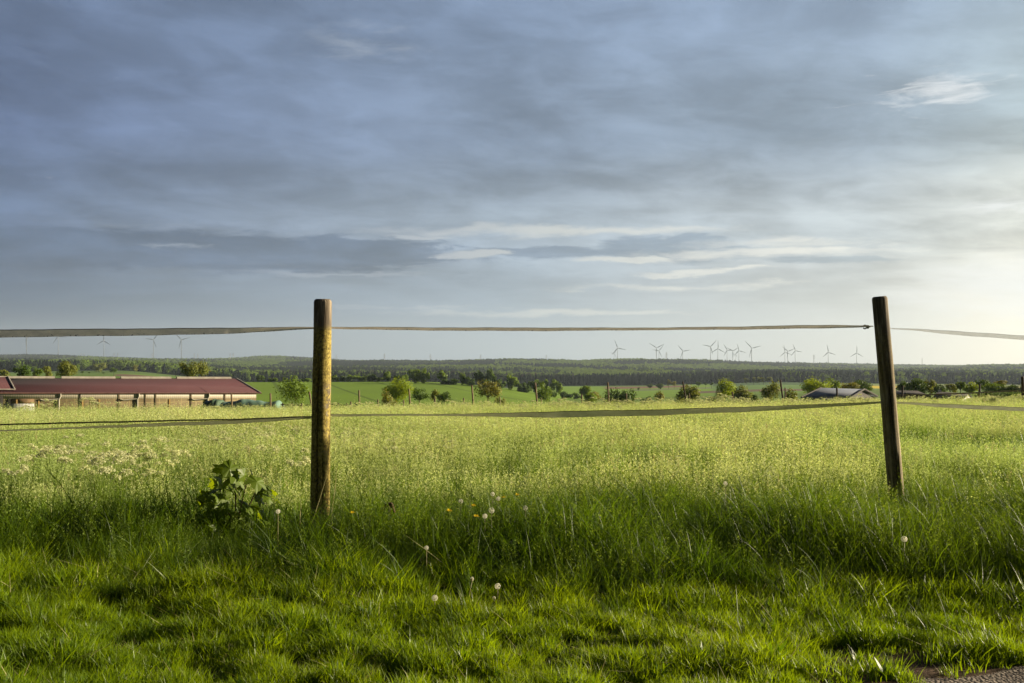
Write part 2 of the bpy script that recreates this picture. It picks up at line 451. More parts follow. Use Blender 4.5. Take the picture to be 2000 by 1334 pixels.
def build_path():
    m, N, b = mat('gravel', .9, .3)
    geo = N.n.new('ShaderNodeNewGeometry')
    vo = N.n.new('ShaderNodeTexVoronoi'); vo.inputs['Scale'].default_value = 75; N.l.new(geo.outputs['Position'], vo.inputs['Vector'])
    f = N.noise(geo.outputs['Position'], 14, 6, .7)
    base = N.ramp(f, [(.3, (.05, .035, .024)), (.6, (.15, .115, .085))])
    st = N.ramp(vo.outputs['Color'], [(.0, (.07, .055, .045)), (1, (.42, .36, .30))])
    N.put(b.inputs['Base Color'], N.mix(N.mapr(vo.outputs['Distance'], .45, .2), base, st))
    bp = N.n.new('ShaderNodeBump'); bp.inputs['Strength'].default_value = 1; bp.inputs['Distance'].default_value = .012
    bp.invert = True
    N.l.new(vo.outputs['Distance'], bp.inputs['Height']); N.l.new(bp.outputs[0], b.inputs['Normal'])
    V = []; n = 60; rows = 24
    xs = np.linspace(.6, 9.0, n)
    for x in xs:
        y1 = path_edge(x) + .04 * math.sin(x * 5) + .03 * math.sin(x * 13)
        for k in range(rows):
            t = k / (rows - 1); y = y1 - (1 - t) * 3.6
            edge = min(1, (1 - t) * 9)
            V.append((x, y, gz(x, y) + .004 + .006 * edge))
    idx = np.arange(n * rows).reshape(n, rows)
    Q = np.stack([idx[:-1, :-1].ravel(), idx[1:, :-1].ravel(), idx[1:, 1:].ravel(), idx[:-1, 1:].ravel()], 1)
    o = bpy.data.objects.new('path', np_mesh('path', V, [Q], [m], smooth=True)); col.objects.link(o)
    tag(o, kind='structure')
build_path()


# ------------------------------------------------------------------ scattering (uncountable things only)
def scatter(name, P, rot, sc, idx, protos, label, cat):
    pc = bpy.data.collections.new(name + '_kinds')
    for i, me in enumerate(protos):
        o = bpy.data.objects.new('%s_kind.%03d' % (name, i), me); pc.objects.link(o)
    me = bpy.data.meshes.new(name)
    me.vertices.add(len(P)); me.vertices.foreach_set('co', np.asarray(P, np.float32).ravel())
    a = me.attributes.new('rot', 'FLOAT_VECTOR', 'POINT'); a.data.foreach_set('vector', np.asarray(rot, np.float32).ravel())
    a = me.attributes.new('sc', 'FLOAT_VECTOR', 'POINT'); a.data.foreach_set('vector', np.asarray(sc, np.float32).ravel())
    a = me.attributes.new('idx', 'INT', 'POINT'); a.data.foreach_set('value', np.asarray(idx, np.int32))
    ng = bpy.data.node_groups.new(name, 'GeometryNodeTree')
    ng.interface.new_socket('Geometry', in_out='INPUT', socket_type='NodeSocketGeometry')
    ng.interface.new_socket('Geometry', in_out='OUTPUT', socket_type='NodeSocketGeometry')
    n = ng.nodes; gi = n.new('NodeGroupInput'); go = n.new('NodeGroupOutput')
    ci = n.new('GeometryNodeCollectionInfo'); ci.inputs['Collection'].default_value = pc
    ci.inputs['Separate Children'].default_value = True; ci.inputs['Reset Children'].default_value = True
    ip = n.new('GeometryNodeInstanceOnPoints'); ip.inputs['Pick Instance'].default_value = True
    def attr(nm, ty):
        x = n.new('GeometryNodeInputNamedAttribute'); x.data_type = ty; x.inputs['Name'].default_value = nm
        return [s for s in x.outputs if s.enabled and s.name == 'Attribute'][0]
    L = ng.links
    m2p = n.new('GeometryNodeMeshToPoints'); L.new(gi.outputs[0], m2p.inputs['Mesh'])
    L.new(m2p.outputs[0], ip.inputs['Points']); L.new(ci.outputs[0], ip.inputs['Instance'])
    L.new(attr('idx', 'INT'), ip.inputs['Instance Index'])
    L.new(attr('rot', 'FLOAT_VECTOR'), ip.inputs['Rotation']); L.new(attr('sc', 'FLOAT_VECTOR'), ip.inputs['Scale'])
    L.new(ip.outputs[0], go.inputs[0])
    o = bpy.data.objects.new(name, me); col.objects.link(o)
    md = o.modifiers.new('scatter', 'NODES'); md.node_group = ng
    tag(o, label, cat, kind='stuff')
    return o

def blades(rng, n, rad, h, hv, w, bend, lean=.25, seg=3, clump=0.0):
    """n curved tapering grass blades around the origin -> V, quads, tris"""
    a = rng.uniform(0, 2 * np.pi, n); r = rad * np.sqrt(rng.uniform(0, 1, n))
    bx, by = r * np.cos(a), r * np.sin(a)
    H = h * (1 + hv * rng.normal(0, 1, n)).clip(.35, 1.8)
    la = rng.uniform(0, 2 * np.pi, n); ln = lean * np.abs(rng.normal(0, 1, n)); bd = bend * np.abs(rng.normal(.6, .5, n))
    fa = la + np.pi / 2 + rng.normal(0, .7, n)
    W = w * rng.uniform(.6, 1.3, n)
    V = np.zeros((n, seg * 2 + 1, 3))
    for k in range(seg + 1):
        t = k / seg
        off = ln * t + bd * t * t
        cx = bx + np.cos(la) * off * H; cy = by + np.sin(la) * off * H; cz = H * (t - .28 * bd * t * t)
        ww = W * (1 - t ** 1.6) * (.75 + .5 * min(t * 3, 1)) / 2
        if k < seg:
            V[:, 2 * k] = np.stack([cx - np.cos(fa) * ww, cy - np.sin(fa) * ww, cz], 1)
            V[:, 2 * k + 1] = np.stack([cx + np.cos(fa) * ww, cy + np.sin(fa) * ww, cz], 1)
        else: V[:, 2 * seg] = np.stack([cx, cy, cz], 1)
    V[:, 0, 2] -= .02; V[:, 1, 2] -= .02
    st = (np.arange(n) * (2 * seg + 1))[:, None]
    q = np.concatenate([st + np.array([[2 * k, 2 * k + 1, 2 * k + 3, 2 * k + 2]]) for k in range(seg - 1)])
    t_ = st + np.array([[2 * seg - 2, 2 * seg - 1, 2 * seg]])
    tip = np.stack([bx + np.cos(la) * (ln + bd) * H, by + np.sin(la) * (ln + bd) * H, H * (1 - .28 * bd)], 1)
    return V.reshape(-1, 3), q, t_, tip

def flecks(rng, C, n, spread, size, elong=1.6):
    """n tiny spikelet faces round each centre of C"""
    m = len(C)
    P = np.repeat(C, n, 0) + rng.normal(0, 1, (m * n, 3)) * np.array(spread)
    d = rng.normal(0, 1, (m * n, 3)); d /= np.linalg.norm(d, axis=1, keepdims=True)
    e = np.cross(d, rng.normal(0, 1, (m * n, 3))); e /= np.linalg.norm(e, axis=1, keepdims=True)
    s = (size * rng.uniform(.6, 1.4, m * n))[:, None]
    V = np.stack([P - d * s * elong, P + e * s * .5, P + d * s * elong, P - e * s * .5], 1).reshape(-1, 3)
    q = np.arange(m * n * 4).reshape(-1, 4)
    return V, q

def merge(parts, mats, name):
    """parts: (V, [face arrays], material index)"""
    Vs, q4, q3, m4, m3 = [], [], [], [], []; off = 0
    for V, fs, mi in parts:
        Vs.append(V)
        for f in fs:
            if f.shape[1] == 4: q4.append(f + off); m4.append(np.full(len(f), mi))
            else: q3.append(f + off); m3.append(np.full(len(f), mi))
        off += len(V)
    faces, mi = [], []
    if q4: faces.append(np.concatenate(q4)); mi.append(np.concatenate(m4))
    if q3: faces.append(np.concatenate(q3)); mi.append(np.concatenate(m3))
    return np_mesh(name, np.concatenate(Vs), faces, mats, np.concatenate(mi))

M = {}
M['turf'] = leafy('turf_blade', (.145, .215, .006), .48, .45, .42, .25, patch=(.115, .185, .006), pscale=.9, tint=(2.1, 1.85, .4))
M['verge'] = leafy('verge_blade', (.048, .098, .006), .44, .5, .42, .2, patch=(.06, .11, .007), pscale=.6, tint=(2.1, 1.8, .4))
M['meadow'] = leafy('meadow_blade', (.115, .20, .018), .45, .35, .45, .4, patch=(.08, .15, .016), pscale=.22, tint=(1.6, 1.5, .5))
M['seed'] = leafy('seed_head', (.58, .62, .27), .45, .3, .6, .3, patch=(.40, .50, .16), pscale=.25, tint=(1.1, 1.1, .75))
M['straw'] = leafy('dry_stalk', (.46, .42, .20), .3, .25, .6, .3, tint=(1.1, 1.05, .7))
M['umbel'] = leafy('umbel_flower', (.66, .67, .40), .35, .12, .7, .2, tint=(1.1, 1.1, .9))
M['stemg'] = leafy('green_stem', (.17, .24, .045), .35, .25, .9, .04)

def grass_all():
    rng = np.random.default_rng(3)
    # --- short turf by the path
    pr = []
    for k in range(7):
        V, q, t, tip = blades(rng, 34, .05, .040 * (1 + .12 * (k % 4)), .35, .0036, .35, .42)
        pr.append(merge([(V, [q, t], 0)], [M['turf']], 'turf_tuft'))
    V, q, t, tip = blades(rng, 22, .05, .085, .3, .0038, .5, .32, seg=4)
    pr.append(merge([(V, [q, t], 0)], [M['turf']], 'turf_tuft'))
    V, q, t, tip = blades(rng, 70, .07, .066, .3, .0036, .45, .4, seg=4)
    pr.append(merge([(V, [q, t], 0)], [M['turf']], 'turf_tuft'))
    V, q, t, tip = blades(rng, 9, .06, .05, .5, .0028, .4, 1.6)
    pr.append(merge([(V, [q, t], 0)], [M['straw']], 'turf_tuft'))          # dead straw lying in the turf
    V, q, t, tip = blades(rng, 10, .012, .055, .25, .019, .5, .9, seg=4)
    pr.append(merge([(V, [q, t], 0)], [M['verge']], 'turf_tuft'))          # flat rosette of a broad-leaved weed
    n = 30000
    y = rng.uniform(3.1, 6.6, n * 2); x = rng.uniform(-1, 1, n * 2) * (.57 * y + .9)
    keep = np.ones(len(x), bool)
    cl = .95 * vnoise(x, y, .10, 1) + .75 * vnoise(x, y * 1.1, .23, 2) + .25 * vnoise(x, y, .8, 3)
    dens = np.clip(.62 + .45 * cl, .12, 1)
    # thin out towards the bare corner and the path
    bare = np.clip((x - .85) / .35, 0, 1) * np.clip((4.25 + .12 * hnoise(x * 4, y, 1.6) - y) / .25, 0, 1)
    path = (x > .6) & (y < path_edge(x) + .02)
    dens = dens * (1 - .90 * bare) * np.where(path, .03, 1)
    dens *= np.clip((5.9 - y) / .6, 0, 1)
    keep = rng.uniform(0, 1, len(x)) < dens
    x, y, cl = x[keep], y[keep], cl[keep]
    idx = rng.integers(0, 7, len(x)); big = rng.uniform(0, 1, len(x))
    idx[(big < .05)] = 7; idx[(big > .93)] = 8; idx[(big > .50) & (big < .55)] = 9; idx[(big > .60) & (big < .655)] = 10
    s = .94 * (.86 + .48 * cl).clip(.28, 1.9) * rng.uniform(.8, 1.2, len(x)) * np.interp(y, [3, 4.6, 5.2, 5.8], [.85, 1.0, 1.35, 1.7])
    rot = np.stack([rng.normal(0, .1, len(x)), rng.normal(-.06, .1, len(x)), rng.uniform(0, 6.28, len(x))], 1)
    scatter('short_grass', np.stack([x, y, ground(x, y)], 1), rot, np.stack([s, s, s], 1), idx, pr, 'short tufted turf catching low sun in front of the tall verge', 'grass')
    # --- tall verge along the fence
    pr = []
    for k in range(6):
        hh = (.20, .24, .28, .22, .30, .26)[k]
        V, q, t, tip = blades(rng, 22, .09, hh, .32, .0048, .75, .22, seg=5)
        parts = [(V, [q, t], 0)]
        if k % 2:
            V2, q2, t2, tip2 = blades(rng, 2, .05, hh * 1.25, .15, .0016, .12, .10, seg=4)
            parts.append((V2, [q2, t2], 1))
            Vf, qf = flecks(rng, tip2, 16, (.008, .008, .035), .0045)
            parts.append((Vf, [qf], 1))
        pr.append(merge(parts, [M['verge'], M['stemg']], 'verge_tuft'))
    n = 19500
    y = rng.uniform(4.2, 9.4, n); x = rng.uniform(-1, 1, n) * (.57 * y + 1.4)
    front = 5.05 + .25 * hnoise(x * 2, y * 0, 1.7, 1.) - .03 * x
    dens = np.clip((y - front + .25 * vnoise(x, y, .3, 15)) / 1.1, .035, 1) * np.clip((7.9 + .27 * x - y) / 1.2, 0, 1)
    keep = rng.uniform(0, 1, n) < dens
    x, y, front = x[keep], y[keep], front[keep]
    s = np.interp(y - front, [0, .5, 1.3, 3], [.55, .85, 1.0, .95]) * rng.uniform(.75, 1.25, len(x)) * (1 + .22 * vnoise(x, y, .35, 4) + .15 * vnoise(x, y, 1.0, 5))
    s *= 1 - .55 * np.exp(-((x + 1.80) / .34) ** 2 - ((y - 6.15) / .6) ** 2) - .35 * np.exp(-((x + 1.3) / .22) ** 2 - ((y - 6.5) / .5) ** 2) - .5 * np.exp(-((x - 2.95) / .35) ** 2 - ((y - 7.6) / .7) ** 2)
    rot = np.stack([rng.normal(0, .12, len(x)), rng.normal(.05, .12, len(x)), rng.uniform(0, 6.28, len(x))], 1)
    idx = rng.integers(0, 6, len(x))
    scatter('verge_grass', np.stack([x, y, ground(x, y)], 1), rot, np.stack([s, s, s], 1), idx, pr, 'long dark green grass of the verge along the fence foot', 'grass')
    # --- meadow behind the fence
    pr = []
    for k in range(7):
        hh = (.42, .46, .40, .50, .44, .48, .36)[k]
        V, q, t, tip = blades(rng, 40, .24, hh * .72, .3, .0065, .6, .14, seg=3)
        V2, q2, t2, tip2 = blades(rng, 26, .26, hh, .16, .0034, .12, .10, seg=3)
        Vf, qf = flecks(rng, tip2 - np.array([0, 0, .045]), 9, (.009, .009, .055), .0068)
        parts = [(V, [q, t], 0), (V2, [q2, t2], 2), (Vf, [qf], 1)]
        if k == 3:
            V3, q3, t3, tip3 = blades(rng, 4, .2, hh * 1.2, .1, .003, .15, .1, seg=3)
            Vg, qg = flecks(rng, tip3 - np.array([0, 0, .03]), 22, (.006, .006, .035), .005)
            parts += [(V3, [q3, t3], 3), (Vg, [qg], 3)]
        pr.append(merge(parts, [M['meadow'], M['seed'], M['stemg'], M['straw']], 'meadow_tuft'))
    # lush patch without seed heads
    V, q, t, tip = blades(rng, 60, .24, .36, .25, .0085, .6, .14, seg=3)
    pr.append(merge([(V, [q, t], 0)], [M['meadow']], 'meadow_tuft'))
    n = 36000
    y = 6.7 + 45 * rng.uniform(0, 1, n) ** .74; x = rng.uniform(-1, 1, n) * (.57 * y + 2.0)
    keep = rng.uniform(0, 1, n) < np.clip((y - 6.6) / 1.2, 0, 1)
    x, y = x[keep], y[keep]
    pn = 1.6 * vnoise(x, y, 3.4, 6)
    idx = rng.integers(0, 7, len(x))
    pn3 = 1.6 * vnoise(x, y, 1.1, 7)
    idx[(pn > .55) & (rng.uniform(0, 1, len(x)) < .6)] = 7
    idx[(pn3 > .75) & (rng.uniform(0, 1, len(x)) < .7)] = 7
    s = rng.uniform(.82, 1.2, len(x)) * (1 + .13 * vnoise(x, y, .9, 8)) * np.interp(y, [6.7, 8.5, 12, 20, 38, 50], [.55, .64, .78, .92, 1, .9]) * (1 - .35 * np.exp(-((x - 3.0) / .5) ** 2 - ((y - 7.8) / .7) ** 2)) * (1 + .16 * vnoise(x, y, 2.8, 9))
    rot = np.stack([rng.normal(0, .07, len(x)), rng.normal(.03, .07, len(x)), rng.uniform(0, 6.28, len(x))], 1)
    scatter('meadow_grass', np.stack([x, y, ground(x, y)], 1), rot, np.stack([s, s, s], 1), idx, pr, 'pale seeding hay meadow glowing in low sun behind the fence', 'meadow')
grass_all()


# ------------------------------------------------------------------ near fence
def wood_mat(name, lichen):
    m, N, b = mat(name, .85, .25)
    tc = N.n.new('ShaderNodeTexCoord'); mp = N.n.new('ShaderNodeMapping'); mp.inputs['Scale'].default_value = (22, 22, 1.6)
    N.l.new(tc.outputs['Object'], mp.inputs[0])
    sp = N.n.new('ShaderNodeSeparateXYZ'); N.l.new(tc.outputs['Object'], sp.inputs[0])
    g = N.noise(mp.outputs[0], 1.6, 8, .65, .4); sp2 = N.noise(tc.outputs['Object'], 60, 6, .7); pa = N.noise(tc.outputs['Object'], 7, 5, .6)
    wood = N.ramp(g, [(.30, (.03, .024, .016)), (.5, (.13, .10, .065)), (.68, (.42, .35, .25))])
    lc = N.ramp(sp2, [(.34, (.05, .038, .014)), (.48, (.22, .165, .03)), (.62, (.44, .35, .09))])
    lf = N.m('MULTIPLY', N.mapr(N.m('ADD', pa, N.m('MULTIPLY', N.m('SUBTRACT', sp2, .5), .5)), .31, .47), lichen)
    bare = N.mapr(N.m('ADD', sp.outputs[2], N.m('MULTIPLY', N.m('SUBTRACT', pa, .5), .25)), 1.52, 1.44)
    N.put(b.inputs['Base Color'], N.mix(N.m('MULTIPLY', lf, bare), wood, lc))
    bp = N.n.new('ShaderNodeBump'); bp.inputs['Strength'].default_value = .8; bp.inputs['Distance'].default_value = .006
    N.l.new(N.m('ADD', g, N.m('MULTIPLY', sp2, .4)), bp.inputs['Height']); N.l.new(bp.outputs[0], b.inputs['Normal'])
    return m

def round_post(name, base, top, r0, r1, material, seed, parent, cracks):
    """turned log: uneven rings, chamfered top, drying cracks cut as real grooves (angle, z0, z1, width, depth)"""
    rng = np.random.default_rng(seed)
    base = Vector(base); top = Vector(top); L = (top - base).length
    nseg, nr = 96, 110
    ph = rng.uniform(0, 6.28, 6)
    V = []
    zs = list(np.linspace(-.35, L - .022, nr)) + [L - .010, L - .003, L]
    rr = [1] * nr + [.95, .86, .78]
    for z, k in zip(zs, rr):
        t = max(0, z) / L
        for j in range(nseg):
            a = 2 * math.pi * j / nseg
            r = (r0 + (r1 - r0) * t) * (1 + .022 * math.sin(a * 2 + ph[0] + z * 1.3) + .012 * math.sin(3 * a + ph[1] + z * 4) + .008 * math.sin(z * 9 + ph[2]) + .006 * math.sin(7 * a + ph[3] + z * 7))
            for (ca, z0, z1, w, d) in cracks:
                if z0 < z < z1 + .02:
                    aa = ca + .05 * math.sin(z * 5 + ph[4]) + .03 * math.sin(z * 17)
                    da = (a - aa + math.pi) % (2 * math.pi) - math.pi
                    fade = min(1, (z - z0) / .12, max(0, (z1 + .02 - z)) / .12 + .0)
                    r -= d * fade * math.exp(-(da / w) ** 2)
            V.append((r * k * math.cos(a), r * k * math.sin(a), z))
    n = len(zs); idx = np.arange(n * nseg).reshape(n, nseg); nx = np.roll(idx, -1, 1)
    Q = np.stack([idx[:-1].ravel(), nx[:-1].ravel(), nx[1:].ravel(), idx[1:].ravel()], 1)
    c = len(V); V.append((0, 0, L + .001))
    T = np.stack([idx[-1], nx[-1], np.full(nseg, c)], 1)
    me = np_mesh(name, V, [Q, T], [material], smooth=True)
    o = bpy.data.objects.new(name, me); col.objects.link(o)
    q = (top - base).normalized().to_track_quat('Z', 'Y')
    # keep crack angles facing as given (world angles)
    o.rotation_euler = Vector((0, 0, 1)).rotation_difference((top - base).normalized()).to_euler()
    if parent is not None:
        o.parent = parent; o.location = base - Vector(parent.location)
    else: o.location = base
    return o

M['post_a'] = wood_mat('weathered_log_lichen', .95)
M['post_b'] = wood_mat('weathered_log', .22)
M['black'] = plain('black_plastic', (.02, .02, .02), .45, .1, 20)
M['steel'] = plain('galvanised_steel', (.35, .34, .32), .45, .15, 30)

def insulator(parent, base, side):
    """screw-in ring insulator: rod, disc and tape clamp"""
    b = MB(); p = Vector(base)
    b.tube([p, p + side * .045], .004, 8)
    o1 = b.build('screw', M['steel'], parent)
    b = MB()
    b.tube([p + side * .018, p + side * .032], .015, 14)
    c = p + side * .05; a = side.cross(Vector((0, 0, 1))).normalized()
    pts = [c + a * (.0) + (Vector((0, 0, 1)) * math.sin(t) + side * math.cos(t)) * .015 for t in np.linspace(.5, 5.8, 12)]
    b.tube(pts, .005, 8)
    b.build('insulator', M['black'], parent, smooth=True)

# post geometry: photo pixel of foot and top, distance
PL = dict(D=7.0, foot=(623, None), top=(630.5, 585))
xl = pt(624, 1050, 7.0).x; zl = gz(xl, 7.0)
xr = pt(1754, 1000, 8.2).x; zr = gz(xr, 8.2)
foot_l = Vector((xl, 7.0, zl)); top_l = pt(630.5, 584.5, 7.0)
foot_r = Vector((xr, 8.2, zr)); top_r = pt(1718, 579, 8.14)

e = empty('fence_post', foot_l); tag(e, 'upright round fence post with yellow lichen and a long crack, left of centre', 'fence post', 'round posts of the near fence')
round_post('post', foot_l, top_l, .0665, .0615, M['post_a'], 3, e, [(-1.80, .05, 1.30, .085, .03), (-1.15, 0, .62, .06, .016), (-1.3, 1.57, 1.72, .03, .014), (-2.3, 1.2, 1.6, .03, .006)])
ins_l = [pt(632, 641, 7.0) + Vector((.0, .055, 0)), pt(628, 811, 7.0) + Vector((0, .055, 0))]
side_l = Vector((.35, .94, 0)).normalized()
for p in ins_l: insulator(e, p, side_l)
e = empty('fence_post', foot_r); tag(e, 'dark round fence post leaning left, thin sunlit edge, near the right of the photo', 'fence post', 'round posts of the near fence')
round_post('post', foot_r, top_r, .0650, .0600, M['post_b'], 5, e, [(-1.62, .02, 1.1, .09, .028), (-1.35, 0, .5, .06, .015), (-2.6, .9, 1.7, .04, .006)])
side_r = Vector((-.72, .70, 0)).normalized()
insulator(e, pt(1712, 638, 8.16) + Vector((-.035, .035, 0)), side_r)
insulator(e, pt(1738, 786, 8.18) + Vector((0, .05, 0)), Vector((.1, .99, 0)).normalized())

# the next posts of the line stand just outside the frame and hold the tapes' other ends
foot_fl = Vector((-4.95, 6.0, gz(-4.95, 6.0))); foot_fr = Vector((6.75, 9.6, gz(6.75, 9.6)))
for f_, k, txt in ((foot_fl, 11, 'round fence post beyond the left edge of the photo holding the tape ends'), (foot_fr, 12, 'round fence post beyond the right edge of the photo holding the tape ends')):
    e = empty('fence_post', f_); tag(e, txt, 'fence post', 'round posts of the near fence')
    round_post('post', f_, f_ + Vector((0, 0, 1.6)), .064, .06, M['post_b'], k, e, [(-1.7, .1, 1.2, .05, .015)])

def tape_mat(name, base, dirt, amount, alpha):
    """woven polytape: fine threads with see-through gaps, dirt along one edge"""
    m, N, b = mat(name, .7, .3)
    uv = N.n.new('ShaderNodeUVMap'); sp = N.n.new('ShaderNodeSeparateXYZ'); N.l.new(uv.outputs[0], sp.inputs[0])
    U, Vv = sp.outputs[0], sp.outputs[1]
    P = N.xyz(N.m('MULTIPLY', U, 60.0), N.m('MULTIPLY', Vv, 2.4), 0.0)
    n = N.noise(P, 1.0, 6, .7); n2 = N.noise(N.xyz(N.m('MULTIPLY', U, 9.0), Vv, 3.0), 1.0, 4, .6)
    low = N.mapr(Vv, .55, 0.0)
    edge = N.m('GREATER_THAN', N.m('ABSOLUTE', N.m('SUBTRACT', Vv, .5)), .46)
    sp_ = N.mapr(N.m('ADD', n, N.m('MULTIPLY', low, amount)), .63, .72)
    c = N.mix(N.mapr(n2, .3, .7), tuple(x * .72 for x in base), base)
    c = N.mix(sp_, c, dirt)
    c = N.mix(N.m('MULTIPLY', edge, .75), c, tuple(x * .8 for x in dirt))
    c = N.mix(N.m('MULTIPLY', N.m('GREATER_THAN', Vv, .87), .8), c, tuple(x * .8 for x in dirt))
    N.put(b.inputs['Base Color'], c)
    tr = N.n.new('ShaderNodeBsdfTranslucent'); N.put(tr.inputs[0], c)
    mx = N.n.new('ShaderNodeMixShader'); mx.inputs[0].default_value = .66
    N.l.new(b.outputs[0], mx.inputs[1]); N.l.new(tr.outputs[0], mx.inputs[2])
    th = N.m('MULTIPLY', N.m('GREATER_THAN', N.m('FRACT', N.m('MULTIPLY', Vv, 17.0)), 1 - alpha), N.m('SUBTRACT', 1.0, edge))
    tp = N.n.new('ShaderNodeBsdfTransparent'); m2 = N.n.new('ShaderNodeMixShader')
    N.l.new(th, m2.inputs[0]); N.l.new(mx.outputs[0], m2.inputs[1]); N.l.new(tp.outputs[0], m2.inputs[2])
    N.l.new(m2.outputs[0], N.n['Material Output'].inputs[0])
    return m
M['tape_w'] = tape_mat('pale_woven_tape', (.88, .76, .64), (.05, .035, .025), .10, .05)
M['tape_g'] = tape_mat('grimy_green_tape', (.46, .45, .29), (.05, .045, .03), .05, .10)
M['tape_d'] = tape_mat('dark_grimy_tape', (.05, .045, .028), (.015, .013, .01), .12, .05)
M['tape_s'] = tape_mat('sheer_woven_tape', (.7, .66, .6), (.05, .04, .03), .05, .38)

def tape(samples, Da, Db, width, material, label, flip=1):
    """samples (u, v_top, v_bottom) along a tape whose distance runs Da..Db; it twists to keep its width"""
    us = np.array([s[0] for s in samples], float)
    n = int((us[-1] - us[0]) / 7) + 2
    V, UV = [], []
    L = 0; prev = None
    for u in np.linspace(us[0], us[-1], n):
        vt = np.interp(u, us, [s[1] for s in samples]); vb = np.interp(u, us, [s[2] for s in samples])
        t = (u - us[0]) / (us[-1] - us[0])
        # straight in plan: interpolate 1/D
        D = 1 / (1 / Da * (1 - t) + 1 / Db * t)
        wob = .25 * math.sin(u * .031) + .2 * math.sin(u * .083 + 1)
        a = pt(u, vt + wob, D); b = pt(u, vb + wob, D)
        h = (a - b).length
        dep = math.sqrt(max(0, width * width - min(h, width) ** 2)) * flip
        b = pt(u, vb + wob, D - dep)
        c = (a + b) / 2 if prev is None else (a + b) / 2
        if prev is not None: L += (c - prev).length
        prev = c
        for k in range(4):
            q = k / 3; p = b.lerp(a, q) + Vector((0, 0, .0))
            V.append(p); UV.append((L, q))
    m = len(V) // 4; idx = np.arange(m * 4).reshape(m, 4)
    Q = np.stack([idx[:-1, :-1].ravel(), idx[1:, :-1].ravel(), idx[1:, 1:].ravel(), idx[:-1, 1:].ravel()], 1)
    me = np_mesh('fence_tape', [tuple(p) for p in V], [Q], [material], smooth=True)
    uvl = me.uv_layers.new(name='UVMap'); li = np.zeros(len(me.loops), np.int32); me.loops.foreach_get('vertex_index', li)
    uvl.data.foreach_set('uv', np.array(UV, np.float32)[li].ravel())
    o = bpy.data.objects.new('fence_tape', me); col.objects.link(o)
    tag(o, label, 'fence tape', 'electric fence tapes of the near fence')

tape([(-620, 634, 642), (-300, 645, 658), (0, 643.5, 659), (300, 641.3, 655), (430, 640, 652.5), (520, 639.3, 648), (610, 638.5, 642.5), (632, 638.8, 641.5)], 6.05, 7.08, .042, M['tape_w'],
     'broad pale tape with dark dirt specks, upper strand left of the lichen post')
tape([(632, 638.5, 641), (655, 638.3, 642.3), (760, 638.8, 644.5), (850, 639.4, 645.5), (960, 639.7, 646.3), (1060, 639.7, 646.5), (1200, 640, 645.5), (1300, 639.5, 644.5), (1430, 638, 644), (1520, 635.8, 642.5), (1620, 634.6, 641.3), (1690, 635.2, 638.8), (1706, 636.5, 638)], 7.08, 8.2, .04, M['tape_w'],
     'thin grey tape strung against the sky between the two tall posts, upper strand')
tape([(1708, 638.5, 641), (1742, 640.8, 642.6), (1800, 642.8, 647), (1860, 646, 653.5), (2000, 655.8, 664.2), (2200, 662, 671), (2367, 652, 655)], 8.2, 9.6, .042, M['tape_s'],
     'sheer see-through tape, upper strand right of the dark leaning post')
tape([(-620, 836, 838.5), (0, 827.5, 830.6), (300, 820.8, 824), (480, 817, 820), (632, 811.5, 814)], 6.0, 7.08, .022, M['tape_d'],
     'narrow blackish tape, higher of the two low strands left of the lichen post')
tape([(-620, 850, 853), (0, 839.5, 842.5), (150, 834, 837.5), (280, 827.5, 833.5), (420, 822, 829.5), (520, 817.5, 824), (610, 813.5, 817.5), (632, 813, 815.5)], 6.05, 7.1, .034, M['tape_g'],
     'olive grimy tape, lower of the two low strands left of the lichen post')
tape([(628, 808.5, 813), (660, 808.5, 813.5), (760, 808.6, 812.4), (860, 808.3, 812), (960, 807, 814), (1100, 803, 815.5), (1280, 799.6, 811.4), (1450, 794.4, 804.5), (1560, 790.8, 799), (1640, 787.5, 793.5), (1720, 784, 788), (1735, 784, 788)], 7.08, 8.22, .05, M['tape_g'],
     'grimy green-grey tape sagging low across the meadow between the two tall posts')
tape([(1728, 785, 788), (1760, 785.5, 788.5), (1830, 788, 795), (1900, 791, 799), (2000, 796, 803.5), (2200, 802, 811), (2367, 800, 804)], 8.22, 9.6, .042, M['tape_g'],
     'grimy olive tape, lower strand right of the dark leaning post')


# ------------------------------------------------------------------ far fences
M['oldwood'] = plain('old_grey_wood', (.20, .145, .09), .85, .3, 5)
M['darkwood'] = plain('dark_old_wood', (.075, .055, .04), .85, .3, 5)
ORD = ['first', 'second', 'third', 'fourth', 'fifth', 'sixth', 'seventh', 'eighth', 'ninth', 'tenth', 'eleventh', 'twelfth', 'thirteenth', 'fourteenth', 'fifteenth', 'sixteenth', 'seventeenth', 'eighteenth', 'nineteenth', 'twentieth',
       ]
ORD += ['twenty-' + o for o in ORD[:9]] + ['thirtieth'] + ['thirty-' + o for o in ORD[:9]] + ['fortieth'] + ['forty-' + o for o in ORD[:9]]

def stake(u0, v0, u1, v1, D, rpx, material, label, group):
    top = pt(u0, v0, D); low = pt(u1, v1, D)
    d = (low - top); g = gz(low.x, D)
    k = (top.z - (g - .3)) / max(.01, top.z - low.z)
    foot = top + d * k
    r = rpx / F * D
    base = Vector((foot.x, foot.y, g))
    b = MB(); P = [foot, foot.lerp(top, .5), foot.lerp(top, .97), top]
    b.tube(P, [r * 1.05, r, r * .95, r * .7], 9)
    o = b.build('stake', material, None, loc=base)
    tag(o, label, 'fence post', group)
    return top

